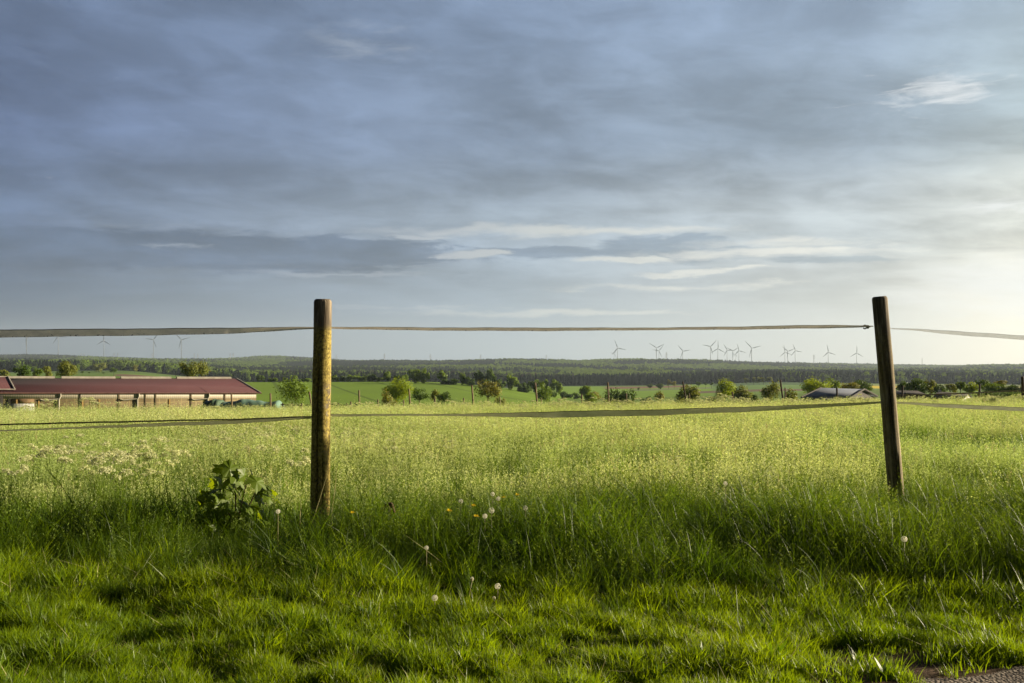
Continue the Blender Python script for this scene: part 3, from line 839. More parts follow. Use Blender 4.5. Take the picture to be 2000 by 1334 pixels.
tall = [(452, 769, 453, 797), (528, 768, 528.5, 797), (604, 765, 608, 793), (701, 762, 702, 794), (798.6, 759.6, 801, 791.5), (921.4, 752.4, 924.5, 791.5), (1045.3, 747, 1049, 788),
        (1187, 746.5, 1189, 786.5), (1333.5, 745, 1340.3, 784), (1524, 741, 1530, 786.5)]
tl = ['before the light green tarpaulin, left part', 'before the light green tarpaulin, right part', 'leaning beside the spreading tree left of the lichen post', 'alone on the crop field just right of the lichen post',
      'beside the bright yellow-green tree', 'left of the orange-tinged tree', 'before the tall hedge trees, leaning', 'between two dark round bushes', 'leaning steeply before a round olive bush', 'dark, tallest of the far row, left of the grey-roofed house']
for (a, b_, c, d), s in zip(tall, tl):
    stake(a, b_, c, d, 40, 1.75, M['darkwood'] if a > 1300 else M['oldwood'], 'far meadow fence stake ' + s, 'stakes of the fence at the far side of the meadow')
small = [(685, 784, 793), (738, 780, 793), (788, 781, 793), (849.5, 778, 793), (905.5, 777, 791), (976, 775, 789), (1057, 778, 788), (1136, 770, 788), (1223, 768, 787), (1430.5, 765, 780), (1533.5, 757, 783), (1346, 768, 784)]
sl = ['first short stake right of the lichen post', 'second short stake right of the lichen post, pale', 'short dark stake beside the bright tree trunk', 'short orange-lit stake before the dark bush', 'short thin stake on the open crop field',
      'short stake at the foot of the orange-tinged tree', 'short pale stake among flowers below the hedge trees', 'thin short stake before the oval hedge tree', 'thin reddish stake before the second dark bush', 'short grey stake amid the bright yellow bush',
      'short thick stake paired with the tallest far stake', 'short pale stake beside the steeply leaning one']
for (a, b_, c), s in zip(small, sl):
    stake(a, b_, a + .5, c, 58, 1.5, M['oldwood'], s, 'short stakes of the second fence')
rt = [(1634.5, 757, 1635, 780, 60, 'dark thin stake standing in front of the grey roof'), (1763, 753, 1762, 783, 56, 'stake standing just right of the dark leaning post'),
      (1913.5, 750, 1912, 783, 52, 'dark stake right of the white-gabled house'), (1997, 735, 1999, 788, 36, 'thick dark stake cut by the right edge of the photo')]
tops = []
for a, b_, c, d, D, s in rt:
    stake(a, b_, c, d, D, 3.0 if a > 1990 else 1.9, M['darkwood'], s, 'stakes of the fence on the right')
b = MB()
pp = [pt(1750, 771.5, 57), pt(1817, 771, 55), pt(1912, 767, 51.8), pt(1960, 764, 43), pt(1998, 763.5, 35.7)]
for i in range(len(pp) - 1):
    for dz in (0,):
        a, c = pp[i], pp[i + 1]; h = Vector((0, 0, .035))
        b.box8([a - h, c - h, c - h + Vector((0, .01, 0)), a - h + Vector((0, .01, 0)), a + h, c + h, c + h + Vector((0, .01, 0)), a + h + Vector((0, .01, 0))])
tag(b.build('fence_tape', M['tape_g'], None, loc=pp[0]), 'distant yellowish tape running past the white-gabled house to the right edge', 'fence tape')

# low rail fence left of the lichen post and the pale posts beside the tarpaulins
e0 = pt(566, 800, 62); g0 = gz(e0.x, 62); e = empty('rail_fence', (e0.x, 62, g0)); tag(e, 'low dark rail fence at the meadow edge around the lichen post', 'fence')
for k, (u0, u1) in enumerate(((548, 612), (640, 698))):
    for vz in (790.5, 794.5):
        b = MB(); a, c = pt(u0, vz, 62), pt(u1, vz + .3, 62); b.tube([a, a.lerp(c, .5) - Vector((0, 0, .03)), c], .04, 6); b.build('rail', M['darkwood'], e)
    for u in np.linspace(u0 + 4, u1 - 4, 4):
        b = MB(); a = pt(u, 787.5, 62); b.tube([Vector((a.x, 62, gz(a.x, 62) - .2)), a], .05, 7); b.build('post', M['darkwood'], e)


# ------------------------------------------------------------------ barn
def ridged(name, c, period, axis=0, rough=.5, dark=.55, lichen=None):
    m, N, b = mat(name, rough, .4)
    uv = N.n.new('ShaderNodeUVMap'); sp = N.n.new('ShaderNodeSeparateXYZ'); N.l.new(uv.outputs[0], sp.inputs[0])
    f = N.m('FRACT', N.m('DIVIDE', sp.outputs[axis], period))
    h = N.m('MULTIPLY', N.m('ADD', N.m('SINE', N.m('MULTIPLY', f, 6.2832)), 1.0), .5)
    n = N.noise(uv.outputs[0], .35, 5, .6); n2 = N.noise(uv.outputs[0], 4, 5, .7)
    v = N.m('ADD', N.m('MULTIPLY', n, .5), N.m('ADD', N.m('MULTIPLY', n2, .3), .6))
    cc = N.mix(N.m('POWER', h, 2.0), c, tuple(x * dark for x in c))
    N.put(b.inputs['Base Color'], N.mix(1.0, cc, N.xyz(v, v, v), 'MULTIPLY'))
    bp = N.n.new('ShaderNodeBump'); bp.inputs['Strength'].default_value = .22; bp.inputs['Distance'].default_value = .02; bp.invert = True
    N.l.new(h, bp.inputs['Height']); N.l.new(bp.outputs[0], b.inputs['Normal'])
    return m
M['redroof'] = ridged('dark_red_sheet', (.055, .015, .018), .3, 0, .9, .85)
M['creamsheet'] = ridged('cream_sheet', (.34, .30, .23), .22, 0, .6, .82)
M['whitesheet'] = ridged('white_sheet', (.36, .355, .33), .3, 0, .6, .7)
M['greyroof'] = ridged('blue_grey_sheet', (.12, .135, .175), .6, 0, .85)
M['cream'] = plain('cream_trim', (.42, .38, .31), .6, .15, 2)
M['pink'] = plain('red_brown_trim', (.17, .085, .07), .6, .15, 2)
M['white'] = plain('white_render', (.62, .62, .60), .8, .1, 1)
M['brown'] = plain('brown_boards', (.028, .020, .015), .85, .25, 2)  # base colour lowered to imitate overhang shade on the house gable
M['tiles'] = plain('dark_brown_tiles', (.026, .019, .017), .9, .2, 1.5)
M['yellow'] = plain('yellow_pine_post', (.48, .30, .11), .7, .2, 2)  # yellow pine colour, mottled at random, same all round
M['orangeboard'] = plain('orange_boards', (.17, .105, .05), .8, .25, 2)
M['gloom'] = plain('painted_gloom', (.02, .018, .015), .9, .2, 1)  # near-black colour painted in where an inside would lie unlit

def net_mat():
    m, N, b = mat('olive_windbreak_net', .8, .2)
    uv = N.n.new('ShaderNodeUVMap'); sp = N.n.new('ShaderNodeSeparateXYZ'); N.l.new(uv.outputs[0], sp.inputs[0])
    gx = N.m('LESS_THAN', N.m('FRACT', N.m('DIVIDE', sp.outputs[0], .78)), .07)
    gy = N.m('LESS_THAN', N.m('FRACT', N.m('DIVIDE', sp.outputs[1], 1.15)), .05)
    n = N.noise(uv.outputs[0], .5, 5, .6)
    c = N.ramp(n, [(.3, (.095, .072, .035)), (.7, (.16, .125, .065))])
    c = N.mix(N.mapr(N.m('ADD', sp.outputs[1], N.m('MULTIPLY', n, .6)), 1.5, .6), c, (.17, .085, .04))
    c = N.mix(N.m('MULTIPLY', N.m('MAXIMUM', gx, gy), .5), c, (.3, .24, .11))
    N.put(b.inputs['Base Color'], c)
    return m
M['net'] = net_mat()

def uvq(b, mesh_uv, quad, mi=0):
    pass

def quad_obj(name, quads, material, parent, thick=0.0, uvs=None):
    """planar panels with metre UVs (u along first edge, v up the panel), optional thickness"""
    V, Q, UV = [], [], []
    for q in quads:
        P = [Vector(p) for p in q]; b0 = len(V)
        e1 = (P[1] - P[0]).normalized(); nrm = (P[1] - P[0]).cross(P[3] - P[0]).normalized(); e2 = nrm.cross(e1)
        V += P
        Q.append([b0, b0 + 1, b0 + 2, b0 + 3])
        UV += [((p - P[0]).dot(e1), (p - P[0]).dot(e2)) for p in P]
    L = Vector(parent.location) if parent is not None else Vector((0, 0, 0))
    me = np_mesh(name, [tuple(p - L) for p in V], [np.array(Q)], [material])
    ul = me.uv_layers.new(name='UVMap'); ul.data.foreach_set('uv', np.array(UV, np.float32).ravel())
    o = bpy.data.objects.new(name, me); col.objects.link(o); o.parent = parent
    if thick:
        s = o.modifiers.new('thick', 'SOLIDIFY'); s.thickness = thick; s.offset = -1
    return o

def build_barn():
    phi = R(31); ax = Vector((-math.cos(phi), -math.sin(phi), 0)); nd = Vector((math.sin(phi), -math.cos(phi), 0))  # ax runs left and nearer; nd faces the camera side
    P0 = Vector((pt(509, 768, 115).x, 115, 0))
    LEN = 44.0; W = 10.0; OV = .05
    def ze(p, v): return CAMZ - (v - HZ) / F * p.y
    def along(u):
        # distance along the facade at photo column u
        k = (u - 1000) / F
        return (k * P0.y - P0.x) / (ax.x - k * ax.y)
    g = gz(P0.x - 15, 108)
    root = empty('barn', (P0 + ax * 15).to_tuple()[:2] + (g,))
    tag(root, 'long low barn with dark red sheet roof behind the meadow at left', 'barn')
    def E(t): p = P0 + ax * t; return Vector((p.x, p.y, ze(p, 767.0)))
    def Rg(t):
        p = P0 + ax * t - nd * W; q = Vector((p.x, p.y, 0)); q.z = CAMZ - (739.2 - 1.2 * t / 27 - HZ) / F * p.y
        return q
    def B(t): p = P0 + ax * t - nd * 2 * W; z = E(t).z; return Vector((p.x, p.y, z))
    # roof as two slopes of sheets
    quad_obj('roof', [[E(LEN), E(0), Rg(0), Rg(LEN)], [B(0), B(LEN), Rg(LEN), Rg(0)]], M['redroof'], root, .09)
    b = MB()
    up = Vector((0, 0, 1))
    for t in np.arange(6, LEN, 7.3):     # lap lines running down the slope
        b.tube([Rg(t) - up * .01, E(t) - up * .01], .03, 5)
    b.build('roof_seam', plain('seam_metal', (.13, .05, .045), .5, .1, 2), root)
    # gutter and verge
    b = MB(); b.tube([E(-.1) - up * .05 + nd * .02, E(LEN) - up * .05 + nd * .02], .07, 8); b.build('gutter', M['pink'], root)
    b = MB(); b.tube([E(-.02), Rg(-.02)], .085, 6); b.build('verge', M['cream'], root)
    # translucent ridge caps in separate lengths
    for u0, u1 in ((-20, 107), (120, 225), (236, 334), (345, 451)):
        a0 = None
        k0 = (u0 - 1000) / F; k1 = (u1 - 1000) / F
        R0 = P0 - nd * W
        t0 = (k0 * R0.y - R0.x) / (ax.x - k0 * ax.y); t1 = (k1 * R0.y - R0.x) / (ax.x - k1 * ax.y)
        a, c = Rg(t0), Rg(t1); b = MB(); h = Vector((0, 0, .2)); w = nd * .35
        b.box8([a - w - h * .2, c - w - h * .2, c + w - h * .2, a + w - h * .2, a - w * .8 + h, c - w * .8 + h, c + w * .8 + h, a + w * .8 + h])
        b.build('ridge_vent', M['cream'], root)
    # walls stand back under the eaves
    def Wp(t, z): p = P0 + ax * t - nd * OV; return Vector((p.x, p.y, z))
    zt = lambda t: E(t).z + .02
    zm = lambda t: E(t).z - .62
    zb = g - .6
    quad_obj('upper_wall', [[Wp(LEN, zm(LEN)), Wp(.5, zm(.5)), Wp(.5, zt(.5)), Wp(LEN, zt(LEN))]], M['creamsheet'], root, .06)
    tn0, tn1 = along(404), along(36)
    quad_obj('side_net', [[Wp(LEN, zb), Wp(.5, zb), Wp(.5, zm(.5)), Wp(LEN, zm(LEN))]], M['net'], root, .05)
    # gable wall
    g0, g1 = P0 + ax * .5 - nd * OV, P0 + ax * .5 - nd * (2 * W - OV); gr = P0 + ax * .5 - nd * W
    b = MB(); b.poly([(g0.x, g0.y, zb), (g1.x, g1.y, zb), (g1.x, g1.y, zt(0)), (gr.x, gr.y, Rg(.5).z - .05), (g0.x, g0.y, zt(0))])
    b.poly([(p.x, p.y, p.z) for p in (B(.5) + nd * OV, B(LEN) + nd * OV)] + [((B(LEN) + nd * OV).x, (B(LEN) + nd * OV).y, zb), ((B(.5) + nd * OV).x, (B(.5) + nd * OV).y, zb)])
    b.build('gable_wall', M['cream'], root)
    # posts in front of the nets
    for u, kind in ((77, 'yellow'), (157, 'brown'), (162.5, 'yellow'), (195, 'yellow'), (233, 'darkwood'), (285, 'darkwood'), (305, 'darkwood'), (332, 'yellow'), (305, None), (374, 'darkwood'), (440, 'darkwood'), (360, None), (412, None), (113, 'darkwood'), (34, 'yellow')):
        if kind is None: continue
        t = along(u); c = Wp(t, 0) + nd * .015
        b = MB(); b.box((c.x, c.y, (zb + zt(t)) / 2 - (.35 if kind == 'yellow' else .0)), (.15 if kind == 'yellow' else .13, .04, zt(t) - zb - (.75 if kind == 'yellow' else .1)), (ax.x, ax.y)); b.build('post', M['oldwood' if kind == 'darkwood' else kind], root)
    # downpipes with their offsets under the eaves
    for u in (119, 272, 409):
        t = along(u); c = Wp(t, 0) + nd * .07; top = E(t) + nd * .02 - up * .1
        b = MB(); b.tube([top, top - up * .3 + ax * .0, Vector((c.x, c.y, top.z - .62)) + ax * .15, Vector((c.x, c.y, zb)) + ax * .15], .075, 8)
        b.tube([Vector((c.x, c.y, top.z - .55)) + ax * .15, Vector((c.x, c.y, top.z - .66)) + ax * 1.6, Vector((c.x, c.y, top.z - .55)) + ax * 1.9], .06, 7)
        b.build('downpipe', M['cream'], root)
    # bright sheeted bay on the left with boards above
    t0, t1 = along(68), along(9)
    zc = lambda t: zm(t) - .5
    quad_obj('sheeted_gate', [[Wp(t1 - .1, zb) + nd * .04, Wp(t0, zb) + nd * .04, Wp(t0, zc(t0)) + nd * .04, Wp(t1 - .1, zc(t1)) + nd * .04]], M['whitesheet'], root, .05)
    quad_obj('upper_boards', [[Wp(t1 - .7, zc(t1) + .01) + nd * .03, Wp(t0, zc(t0) + .01) + nd * .03, Wp(t0, zm(t0) - .02) + nd * .03, Wp(t1 - .7, zm(t1) - .02) + nd * .03]], M['orangeboard'], root, .05)
    quad_obj('doorway_dark_panel', [[Wp(along(-12), zb) + nd * .09, Wp(along(7), zb) + nd * .09, Wp(along(7), zm(30) + .3) + nd * .09, Wp(along(-12), zm(32) + .3) + nd * .09]], M['gloom'], root, .03)  # flat dark panel before the wall, its colour standing in for the bay's shade
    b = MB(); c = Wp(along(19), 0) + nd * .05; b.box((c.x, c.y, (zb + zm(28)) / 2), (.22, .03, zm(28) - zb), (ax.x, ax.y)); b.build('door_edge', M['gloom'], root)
    # cross roof over the left end
    tt = along(36); q0 = E(tt + .2).lerp(Rg(tt + .2), .12); q1 = Rg(tt + .2) + up * .1
    quad_obj('side_roof', [[E(LEN).lerp(Rg(LEN), .12) + up * .14, q0 + up * .14, q1 + up * .04, Rg(LEN) + up * .16]], M['redroof'], root, .1)
    b = MB(); b.tube([q1 + up * .06, q0 + up * .16], .08, 6); b.tube([q0 + up * .15, E(LEN).lerp(Rg(LEN), .12) + up * .15], .07, 6); b.build('roof_edge', M['cream'], root)
build_barn()

# ------------------------------------------------------------------ tarpaulin covered stacks
def tarp(name, u0, u1, vt, D, depth, c, label, seed, taper=.55, hump=.12):
    a, b_ = pt(u0, 800, D), pt(u1, 800, D); L = b_.x - a.x; cx = (a.x + b_.x) / 2
    g = gz(cx, D); H = pt(u0, vt, D).z - g
    n, m_ = 70, 26
    ts = np.linspace(-1, 1, n); V = []
    for i, s in enumerate(ts):
        endf = 1 - max(0, abs(s) - taper) / (1 - taper)
        prof = min(1, endf * 1.3) ** .55 if endf > 0 else 0
        for k in range(m_):
            w = -1 + 2 * k / (m_ - 1)
            sh = max(0, 1 - abs(w) ** 3.2) ** .5
            z = H * sh * prof * (1 + hump * .45 * math.sin(s * 5 + seed) + hump * .12 * math.sin(s * 13 + seed * 2))
            z += .015 * math.sin(s * 23 + w * 4 + seed) * sh * prof
            yy = D + depth * w * (.85 + .15 * prof) + .04 * math.sin(s * 15 + seed) * (1 - sh)
            V.append((cx + s * L / 2 * (1 - .03 * sh), yy, g - .1 + z))
    idx = np.arange(n * m_).reshape(n, m_)
    Q = np.stack([idx[:-1, :-1].ravel(), idx[1:, :-1].ravel(), idx[1:, 1:].ravel(), idx[:-1, 1:].ravel()], 1)
    m = plain(name + '_fabric', c, .6, .12, .8, .3)
    o = bpy.data.objects.new(name, np_mesh(name, V, [Q], [m], smooth=True)); col.objects.link(o)
    return tag(o, label, 'tarpaulin', 'covered stacks in front of the barn')
tarp('tarpaulin', 390, 446, 779, 82, 1.6, (.06, .10, .055), 'dark green tarpaulin over a stack, left of the lighter one before the barn', 1.0, .35)
tarp('tarpaulin', 421, 561, 780, 78, 1.5, (.13, .22, .165), 'pale green tarpaulin over a long stack before the barn end', 2.3, .72, .16)


# ------------------------------------------------------------------ houses on the right
def build_house():
    A = pt(1565, 776, 104); Bv = pt(1656, 780.5, 98)      # front eave, left and right
    C = pt(1604, 757.3, 113); Dv = pt(1688, 760, 107)     # ridge
    off = Vector((C.x - A.x, C.y - A.y, 0)); off2 = Vector((Dv.x - Bv.x, Dv.y - Bv.y, 0))
    H = pt(1714, 774, 113); G = A + (H - Bv)
    g = gz(Bv.x, 105); root = empty('house', (Bv.x, Bv.y, g)); tag(root, 'low house with blue-grey sheet roof left of the dark leaning post', 'house')
    quad_obj('roof', [[A, Bv, Dv, C], [H, G, C, Dv]], M['greyroof'], root, .12)
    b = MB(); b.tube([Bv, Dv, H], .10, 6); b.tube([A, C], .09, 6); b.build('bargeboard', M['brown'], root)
    i = lambda p, q, k: p.lerp(q, k)
    a, bb = i(A, G, .08), i(Bv, H, .08); c, d = i(G, A, .08), i(H, Bv, .08)
    lo = lambda p: Vector((p.x, p.y, g - .6))
    s = Vector((-.35, 0, -.12))
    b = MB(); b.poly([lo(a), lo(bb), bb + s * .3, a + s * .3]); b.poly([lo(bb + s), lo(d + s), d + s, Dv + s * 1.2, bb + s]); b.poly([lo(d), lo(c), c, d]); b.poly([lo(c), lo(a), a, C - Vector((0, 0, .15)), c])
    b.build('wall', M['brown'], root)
    # porch roof before the front wall
    p0, p1 = pt(1606, 777, 99.5), pt(1652, 779.5, 96.5); q0, q1 = pt(1600, 781.5, 96.5), pt(1655, 785, 94)
    quad_obj('porch_roof', [[q0, q1, p1, p0]], M['tiles'], root, .1)
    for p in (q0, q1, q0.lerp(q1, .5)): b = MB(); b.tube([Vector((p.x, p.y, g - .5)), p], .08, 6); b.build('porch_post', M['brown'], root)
    
    # window in the gable
    m1 = bb.lerp(d, .45) + s
    b = MB(); b.box((m1.x - .15, m1.y, m1.z - .35), (.9, .9, .7)); b.build('window', M['gloom'], root)
build_house()

def build_shed():
    a, b_ = pt(1752, 772, 96), pt(1818, 773.5, 92); g = gz(a.x, 95)
    root = empty('shed', (a.x, 95, g)); tag(root, 'long low brown shed between the dark leaning post and the white-gabled house', 'shed')
    bk = Vector((.8, 5, 0)); up = Vector((0, 0, .35))
    quad_obj('roof', [[a, b_, b_ + bk + up, a + bk + up]], M['tiles'], root, .12)
    lo = lambda p: Vector((p.x, p.y + .2, g - .5)); hi = lambda p: Vector((p.x, p.y + .2, p.z - .02))
    b = MB(); b.poly([lo(a), lo(b_), hi(b_), hi(a)]); b.poly([lo(b_), lo(b_ + bk), hi(b_ + bk) + up, hi(b_)]); b.poly([lo(b_ + bk), lo(a + bk), hi(a + bk) + up, hi(b_ + bk) + up]); b.poly([lo(a + bk), lo(a), hi(a), hi(a + bk) + up])
    b.build('wall', plain('pinkish_boards', (.22, .15, .11), .85, .25, 2), root)
    for k in (.3, .62, .97):
        p = a.lerp(b_, k); bb = MB(); bb.box((p.x, p.y + .12, (g - .5 + p.z) / 2), (.12, .08, p.z - g + .4)); bb.build('post', M['yellow'], root)
build_shed()

def build_house2():
    # ridge recedes to the left; white gable faces right front
    ap = pt(1891, 768.3, 118); gl = pt(1882, 778, 116); grr = pt(1900, 776.5, 121)
    la = pt(1832, 764.8, 124); ll = pt(1819, 777.5, 119)
    g = gz(ap.x, 118); root = empty('house', (ap.x, ap.y, g)); tag(root, 'dark-roofed house with a small white gable on the right', 'house')
    lr = la + (grr - ap)
    quad_obj('roof', [[ll, gl, ap, la], [grr, lr, la, ap]], M['tiles'], root, .12)
    lo = lambda p: Vector((p.x, p.y, g - .5)); d = Vector((-.12, .05, -.1))
    b = MB(); b.poly([lo(gl + d), lo(grr + d), grr + d, ap + d, gl + d]); b.build('gable_wall', M['white'], root)
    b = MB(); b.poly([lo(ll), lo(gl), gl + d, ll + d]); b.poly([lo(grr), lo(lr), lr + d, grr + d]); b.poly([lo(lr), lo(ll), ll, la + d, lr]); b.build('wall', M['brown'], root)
    b = MB(); c = gl.lerp(grr, .55) + Vector((0, -.1, -.1)); b.box((c.x, c.y, c.z - .1), (.3, .3, .4)); b.build('window', M['gloom'], root)
    b = MB(); c = la.lerp(ap, .05); b.box((c.x, c.y, c.z + .05), (.3, .3, .3)); b.build('chimney', M['white'], root)
build_house2()
# yard rail before the second house
b = MB(); a, c = pt(1895, 779, 90), pt(1935, 778, 90)
b.tube([a, c], .05, 6); b.tube([a - Vector((0, 0, .25)), c - Vector((0, 0, .25))], .04, 6)
for k in (0, .33, .66, 1): p = a.lerp(c, k); b.tube([Vector((p.x, p.y, gz(p.x, 90) - .2)), p], .05, 6)
tag(b.build('rail_fence', M['white'], None, loc=a), 'short pale yard rail right of the white-gabled house', 'fence')


# ------------------------------------------------------------------ trees
LEAF = {
    'dark': leafy('leaf_dark', (.075, .13, .018), .3, .25, .6, .2, objvar=False),
    'mid': leafy('leaf_mid', (.14, .215, .022), .35, .25, .6, .2, objvar=False),
    'bright': leafy('leaf_bright', (.22, .29, .02), .4, .25, .6, .2, objvar=False),
    'olive': leafy('leaf_olive', (.17, .195, .04), .35, .25, .6, .2, objvar=False),
    'rust': leafy('leaf_rust', (.185, .19, .04), .35, .3, .6, .2, objvar=False, tint=(1.25, 1.1, .5)),
    'blue': leafy('leaf_bluish', (.09, .14, .04), .25, .2, .7, .2, objvar=False),
}
M['bark'] = plain('bark', (.07, .055, .04), .9, .3, 4)

def crown_mesh(rng, w, d, h, n, leaf, blobs=14, loose=0.0, flat=.0):
    """leaf faces spread over the shells of many small leaf masses filling an ellipsoid w x d x h (base at z=0)"""
    C = []
    while len(C) < blobs:
        p = rng.uniform(-1, 1, 3); r = np.linalg.norm(p)
        if r < .70 and (r > .25 or rng.uniform() < .3): C.append(p)
    C = np.array(C); C[:, 2] = C[:, 2] * (1 - flat * .2)
    rad = rng.uniform(.28, .50, blobs)
    k = rng.choice(blobs, n, p=(rad ** 2) / (rad ** 2).sum())
    d_ = rng.normal(0, 1, (n, 3)); d_ /= np.linalg.norm(d_, axis=1, keepdims=True)
    P = C[k] + d_ * (rad[k] * rng.uniform(.55, 1.08 + loose, n))[:, None]
    P = P * np.array([w / 2, d / 2, h / 2]) * 1.1; P[:, 2] += h / 2
    nr = d_ + rng.normal(0, .45, (n, 3)); nr /= np.linalg.norm(nr, axis=1, keepdims=True)
    t1 = np.cross(nr, rng.normal(0, 1, (n, 3))); t1 /= np.linalg.norm(t1, axis=1, keepdims=True); t2 = np.cross(nr, t1)
    s = (leaf * rng.uniform(.6, 1.4, n))[:, None]
    V = np.stack([P - t1 * s, P - t2 * s * .7, P + t1 * s, P + t2 * s * .7], 1).reshape(-1, 3)
    return V, np.arange(n * 4).reshape(-1, 4), C * np.array([w / 2, d / 2, h / 2]) + np.array([0, 0, h / 2])

_ts = [100]
def tree(name, u0, u1, vt, vb, D, kind, label, cat='tree', group=None, loose=.12, trunk=True, dens=1.0, blobs=None):
    _ts[0] += 1; rng = np.random.default_rng(_ts[0])
    a, b_ = pt(u0, vb, D), pt(u1, vb, D); w = b_.x - a.x; cx = (a.x + b_.x) / 2
    zt = pt((u0 + u1) / 2, vt, D).z; zc = pt((u0 + u1) / 2, vb, D).z; g = gz(cx, D)
    zc = max(zc, g - .2)
    if not trunk: zc = g - .1
    if zt - zc < .4: zc = zt - .4 - .1 * w
    h = (zt - zc) * 1.06
    px = (u1 - u0)
    n = int(dens * np.clip(px * px * 1.6, 800, 4200))
    leaf = .5 * math.sqrt(w * h / n) * (3.9 - 2.4 * loose)
    root = empty(name, (cx, D, min(g, zc))); tag(root, label, cat, group)
    V, Q, C = crown_mesh(rng, w * 1.12, w, h, n, leaf, blobs or int(np.clip(px / 2.5, 8, 22)), loose)
    V[:, 2] += zc - min(g, zc)
    me = np_mesh('crown', V, [Q], [LEAF[kind]]); o = bpy.data.objects.new('crown', me); col.objects.link(o); o.parent = root
    mb = MB(); zz = zc - min(g, zc); r = max(.022 * (zt - g), .016 * w)
    mb.tube([(0, 0, -.3), (0.02 * w, 0, zz * .5), (0, 0, zz + h * .12), (-.02 * w, 0, zz + h * .5)], [r * .9, r * .7, r * .55, r * .25], 8)
    for c in C[:6]:
        e_ = Vector(c) + Vector((0, 0, zz)); s = Vector((0, 0, zz + h * .1 + .1 * h * rng.uniform()))
        mb.tube([s, s.lerp(e_, .5) + Vector((0, 0, -.04 * h)), e_], [r * .35, r * .22, r * .08], 6)
    mb.v = [tuple(p) for p in mb.v]
    t = mb.build('trunk', M['bark'], None); t.parent = root
    return root

T = tree
# behind the barn
T('round_tree', 26, 62, 715, 738, 170, 'dark', 'dark green rounded tree over the barn roof at far left', loose=.05)
T('round_tree', 109, 146, 708, 738, 175, 'olive', 'tall olive-green round tree rising above the left part of the barn roof')
T('bush', 84, 106, 716.5, 737, 185, 'olive', 'olive bush left of the tall round tree above the barn roof', 'bush')
T('bush', 66, 82, 718, 737, 190, 'mid', 'small leafy bush between dark tree and olive bush above the barn', 'bush')
T('bush', -8, 16, 723, 740, 185, 'olive', 'low bush at the left edge above the barn roof', 'bush')
T('broad_tree', 350, 382, 704.5, 738, 190, 'olive', 'left half of the broad pale tree pair above the right part of the barn roof', loose=.16)
T('broad_tree', 376, 411, 708, 738, 192, 'olive', 'right half of the broad pale tree pair above the right part of the barn roof', loose=.16)
T('umbrella_tree', 214, 229, 719, 727, 640, 'dark', 'small dark umbrella-shaped tree alone on the far left field')
T('field_tree', 181, 206, 710, 725, 1050, 'olive', 'pale leafy tree at the forest edge above the far left field')
T('field_tree', 255, 270, 713, 725, 1060, 'rust', 'small rusty tree at the forest edge behind the far left field')
T('field_tree', 143, 156, 713, 724, 1000, 'mid', 'small tree standing right behind the tall olive tree')
T('bush', 157, 164, 725, 729, 640, 'dark', 'tiny dark bush on the far left field, left one', 'bush')
T('bush', 171, 177, 726, 729, 640, 'dark', 'tiny dark bush on the far left field, right one', 'bush')
T('bush', 200, 205, 727, 730, 600, 'dark', 'tiny low bush beside the umbrella-shaped tree', 'bush')
# tree between barn and lichen post
T('spreading_tree', 550, 606, 742, 787, 120, 'mid', 'spreading tree with visible forked trunk between barn and lichen post', loose=.3, dens=.62, blobs=20)
# hedge along the top of the crop field
hedge = [(501, 519, 733), (522, 531, 738), (530, 541, 737), (549, 560, 737), (560, 566, 741), (568, 581, 735), (583, 596, 740), (594, 609, 739), (648, 661, 732), (664, 677, 735), (676, 694, 732), (697, 718, 733), (718, 735, 730), (733, 752, 737),
         (752, 768, 726.5), (766, 783, 732), (781, 796, 732)]
for i, (a, b_, v) in enumerate(hedge):
    T('hedge_bush', a - 1, b_ + 1, v, 747, 500, 'mid' if i % 3 else 'dark', ORD[i] + ' bush from the left in the row along the top edge of the crop field', 'bush', 'bushes along the top edge of the crop field', loose=.05, trunk=False)
hd2 = [(795, 824, 721, 745, 'mid', 'broad rounded tree where the field-top row is highest'), (821, 839, 722.5, 745, 'mid', 'rounded tree ending the field-top row before its gap'), (854, 874, 721, 742, 'mid', 'rounded tree standing first right of the gap in the hedge'),
       (897, 910, 729, 748, 'mid', 'small round tree in the hedge left of the two tall dark ones'), (925, 949, 721, 750, 'dark', 'tall dark round tree in the hedge, left of the tall dark pair'), (949, 970, 725, 752, 'dark', 'tall dark round tree in the hedge, right of the tall dark pair'),
       (986, 1010, 732, 754, 'mid', 'round tree in the sloping hedge just right of the orange-tinged tree'), (1032, 1055, 740, 766, 'mid', 'left tree of the three tall ones in the sloping hedge'), (1053, 1073, 738.5, 766, 'mid', 'middle and highest tree of the three tall ones in the sloping hedge'),
       (1073, 1095, 743, 770, 'mid', 'right tree of the three tall ones in the sloping hedge')]
for a, b_, v, vb, k, s in hd2:
    T('hedge_tree', a, b_, v, vb, 480, k, s, 'tree', 'trees in the sloping hedge', loose=.05, trunk=False)
hd3 = [(872, 898, 739, 875), (859, 880, 741, 870), (905, 928, 735, 900), (968, 988, 740, 965), (1008, 1022, 748, 1000), (1020, 1034, 748, 1020), (938, 962, 742, 940), (1090, 1112, 766, 1100), (1108, 1133, 768, 1120), (1012, 1040, 755, 1020), (1060, 1084, 760, 1060)]
for i, (a, b_, v, _) in enumerate(sorted(hd3)):
    T('hedge_bush', a, b_, v, v + 14, 470, 'dark', ORD[i] + ' low dark bush from the left filling the sloping hedge', 'bush', 'low bushes filling the sloping hedge', loose=.03, trunk=False)
